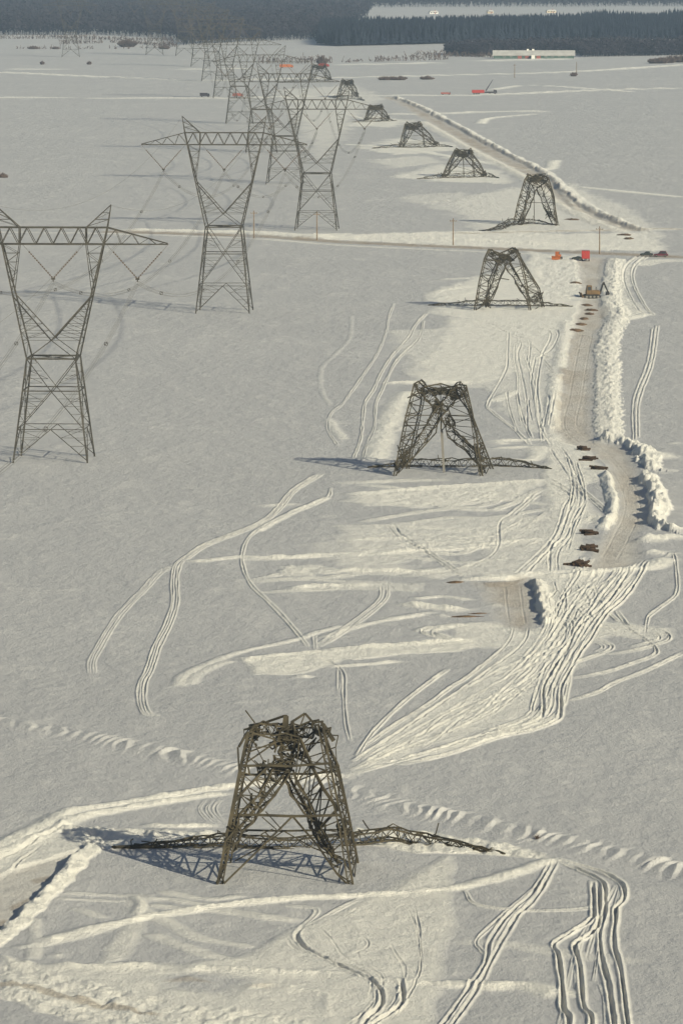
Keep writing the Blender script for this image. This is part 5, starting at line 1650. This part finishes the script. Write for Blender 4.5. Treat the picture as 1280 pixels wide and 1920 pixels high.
for i, a in enumerate([
        (1075, 143, 2.5, 2.5, 2.6, 'small bare bush at the foot of a thin pole right of the barn'), (4, 333, 2.2, 2.0, 1.2, 'low bare bush at the left edge, halfway up the field'),
        (604, 123, 4.0, 4.0, 8.5, 'dark tall bush directly left of the red truck above the farthest wreck'), (240, 88, 9.0, 10.0, 7.0, 'dark bushy clump at the far left hedge line'),
        (1225, 119, 5.0, 6.0, 4.0, 'leftmost bush of the short row near the right edge below the wood'), (1240, 119, 5.0, 6.0, 5.0, 'second bush of the short row near the right edge'),
        (1255, 118, 5.0, 6.0, 5.5, 'third bush of the short row near the right edge'), (1272, 117, 5.5, 6.0, 6.0, 'bush of the short row cut by the right edge'),
        (62, 92, 5.0, 4.0, 2.4, 'low bush left of the faint lone pylon'), (105, 92, 3.5, 4.0, 1.8, 'tiny bush beside the faint lone pylon on its left'), (308, 92, 5.0, 5.0, 3.0, 'low bush at the right end of the left hedge line'),
        (800, 149, 5.0, 4.0, 2.0, 'flat dark bush in the field below the barn, right one of three'), (745, 150, 7.0, 4.0, 2.4, 'flat dark bush in the field, middle one of three'), (722, 150, 5.0, 4.0, 2.2, 'flat dark bush in the field, left one of three'),
        (80, 121, 1.6, 1.6, 2.2, 'speck of a bush just above the double snow track at left'), (168, 121, 1.4, 1.4, 2.2, 'speck of a bush above the double snow track, right of another'),
        (1006, 1574, 0.14, 0.14, 0.32, 'tiny brown tuft on the churned snow right of the nearest fallen crossarm')]):
    bush(*a, n=int(60 + a[2] * a[3] * 3), seed=40 + i, leaf=0.06 if a[1] > 1000 else 0.55)


def hedge(pts, h, dens, label, seed, depth=6.0):
    W = np.array([gp(*p) for p in pts])
    L = np.sum(np.linalg.norm(np.diff(W, axis=0), axis=1))
    C = sample(W, max(int(L * dens), 2))
    rng = np.random.default_rng(seed)
    b = Bars()
    mid = C[len(C) // 2]
    dens_n = vnoise(C[:, 0] * 0.03, C[:, 1] * 0.03, seed)
    for c, dn in zip(C, dens_n):
        if rng.random() > 0.35 + dn: continue
        f = np.array((c[0] - mid[0] + rng.normal(0, .8), c[1] - mid[1] + rng.normal(0, depth / 2), -0.2))
        hh = h * rng.uniform(.4, 1.0) * (0.5 + dn)
        t = f + np.array((rng.normal(0, .8), rng.normal(0, .8), hh))
        b.bar(f, t, 0.28)
        for _ in range(4):
            q = f + (t - f) * rng.uniform(.35, 1)
            b.bar(q, q + rng.normal(0, 1.0, 3) + np.array((0, 0, .6)), 0.26)
    o = b.build('hedge', M['shrub'])
    o.location = (mid[0], mid[1], hz(mid[0], mid[1]))
    tag(o, label, 'hedge', 'bare hedgerows in the far fields')
    return o


hedge([(485, 119), (560, 119), (640, 117.5), (720, 115), (835, 112)], 5.5, 1.1, 'long bare hedgerow running behind the orange truck towards the dark wood', 61)
hedge([(-60, 73.5), (100, 72.5), (330, 78)], 3.5, 0.8, 'upper thin hedgerow along the far left forest edge', 62)
hedge([(110, 83), (230, 80), (330, 88)], 4.0, 0.8, 'middle hedgerow behind the faint lone pylon', 63)
hedge([(30, 92), (150, 92), (300, 91)], 2.5, 0.5, 'lowest broken hedgerow in the far left field', 64)
hedge([(780, 107), (880, 106.5), (925, 108)], 4.0, 0.9, 'short hedgerow left of the barn', 65)

# ------------------------------------------------------------------ far woods, each one mass of trees
def tree_proto(kind, rng):
    T = []
    if kind == 'conifer':
        for k in range(6):
            z = 0.12 + 0.13 * k
            r = 0.19 * (1 - k / 6.6)
            m = 6
            for i in range(m):
                a = 2 * math.pi * (i + rng.uniform(-.3, .3)) / m
                rr = r * rng.uniform(.75, 1.2)
                T.append(((0, 0, z + 0.24 + rng.uniform(-.02, .03)), (rr * math.cos(a - .5), rr * math.sin(a - .5), z + rng.uniform(-.04, .02)), (rr * math.cos(a + .5), rr * math.sin(a + .5), z + rng.uniform(-.04, .02))))
    else:
        T.append(((-.015, 0, 0), (.015, 0, 0), (0, 0, .6)))
        T.append(((0, -.015, 0), (0, .015, 0), (0, 0, .6)))
        for _ in range(34):
            u = rng.normal(0, 1, 3); u /= np.linalg.norm(u)
            r = rng.uniform(.35, 1.0)
            c = np.array((u[0] * .24 * r, u[1] * .24 * r, .53 + u[2] * .46 * r))
            d1 = rng.normal(0, .055, 3); d2 = rng.normal(0, .055, 3)
            T.append((tuple(c - d1), tuple(c + d1 + np.array((0, 0, .05))), tuple(c + d2)))
    return np.array(T)                      # (k,3,3), unit height


def wood(name, pts, mat, kind, seed, label_kind='stuff', hmin=13, hmax=18):
    """pts: (x, y, relative height) arrays of tree feet"""
    rng = np.random.default_rng(seed)
    protos = [tree_proto(kind, rng) for _ in range(7)]
    parts = []
    which = rng.integers(0, 7, len(pts))
    for k in range(7):
        P = pts[which == k]
        if not len(P): continue
        T = protos[k]
        h = rng.uniform(hmin, hmax, len(P)) * (0.8 + 0.4 * vnoise(P[:, 0] * 0.02, P[:, 1] * 0.02, seed))
        a = rng.uniform(0, 2 * math.pi, len(P))
        ca, sa = np.cos(a), np.sin(a)
        wx = h * rng.uniform(.85, 1.25, len(P))
        X = T[None, :, :, 0] * wx[:, None, None]; Y = T[None, :, :, 1] * wx[:, None, None]; Z = T[None, :, :, 2] * h[:, None, None]
        G = np.stack([X * ca[:, None, None] - Y * sa[:, None, None] + P[:, 0, None, None], X * sa[:, None, None] + Y * ca[:, None, None] + P[:, 1, None, None], Z], axis=-1)
        parts.append(G.reshape(-1, 3))
    V = np.concatenate(parts)
    F = np.arange(len(V)).reshape(-1, 3)
    o = fast_mesh(name, V, F, M[mat])
    tag(o, kind='stuff')
    return o


def fill(front_px, back_px, dx, dy, seed, jit=0.5, dy_grow=0.0):
    """scatter feet between a front edge and a back edge, both given as photo-pixel polylines on the ground"""
    rng = np.random.default_rng(seed)
    fx = np.array([p[0] for p in front_px], float); fy = np.array([p[1] for p in front_px], float)
    bx = np.array([p[0] for p in back_px], float); by = np.array([p[1] for p in back_px], float)
    out = []
    y_near = min(row_y(v) for v in fy); y_far = max(row_y(v) for v in by)
    Y = y_near
    while Y < y_far:
        half = 1.0 * Y * 1500 / FPX
        n = int(2 * half / dx)
        x = np.linspace(-half, half, n) + rng.uniform(-dx, dx, n) * jit
        y = Y + rng.uniform(-dy, dy, n) * jit
        px = 640 + x / y * FPX
        Yf = np.array([row_y(v) for v in np.interp(px, fx, fy)])
        Yb = np.array([row_y(v) for v in np.interp(px, bx, by)])
        k = (y > Yf) & (y < Yb) & (px > fx[0]) & (px < fx[-1])
        out.append(np.stack([x[k], y[k]], axis=1))
        Y += dy * (1 + dy_grow * (Y - y_near))
    return np.concatenate(out)


front_left = [(-700, 66), (0, 66), (200, 66), (325, 72), (345, 85), (420, 81), (520, 76.5), (604, 74), (606, 60), (680, 40), (700, 14), (1900, 10)]
p1 = fill(front_left, [(-700, -52), (1900, -52)], 6.5, 9.0, 71, 0.5, 0.0011)
o = wood('bare_forest', p1, 'twig', 'bare', 72)
o['label'] = 'grey bare forest filling the far distance above the left fields'; o['category'] = 'forest'
p2 = fill([(598, 84), (640, 87), (840, 82), (960, 76.5), (1075, 74), (1280, 74), (1900, 76)], [(598, 66), (640, 64), (840, 62), (1075, 56), (1280, 48), (1900, 44)], 4.0, 6.0, 73)
o = wood('conifer_wood', p2, 'conifer', 'conifer', 74, hmin=12, hmax=18)
o['label'] = 'dark blue-green conifer wood across the far right, behind the barn'; o['category'] = 'forest'
p3 = fill([(834, 104), (900, 107), (930, 104), (1000, 100), (1075, 101), (1090, 107), (1280, 104), (1900, 104)], [(834, 101), (900, 97), (1000, 94), (1280, 94), (1900, 94)], 3.2, 5.0, 75)
o = wood('bare_thicket', p3, 'twig', 'bare', 76, hmin=8, hmax=11)
o['label'] = 'brownish bare thicket strip in front of the conifer wood, behind the barn roof'; o['category'] = 'thicket'

# ------------------------------------------------------------------ haze
hb_ = Solid().box(0, 10200, -2.0, 64000, 22000, 170.0)
haze_m = bpy.data.materials.new('haze_air')
haze_m.use_nodes = True
hn, hl = haze_m.node_tree.nodes, haze_m.node_tree.links
for n in list(hn): hn.remove(n)
ho = hn.new('ShaderNodeOutputMaterial')
pv = hn.new('ShaderNodeVolumePrincipled')
pv.inputs['Density'].default_value = 5.6e-5
pv.inputs['Color'].default_value = (0.52, 0.72, 1.0, 1)
pv.inputs['Anisotropy'].default_value = 0.0
hl.new(pv.outputs['Volume'], ho.inputs['Volume'])
haze = mesh_obj('haze', hb_.v, hb_.f, haze_m)
tag(haze, kind='stuff')
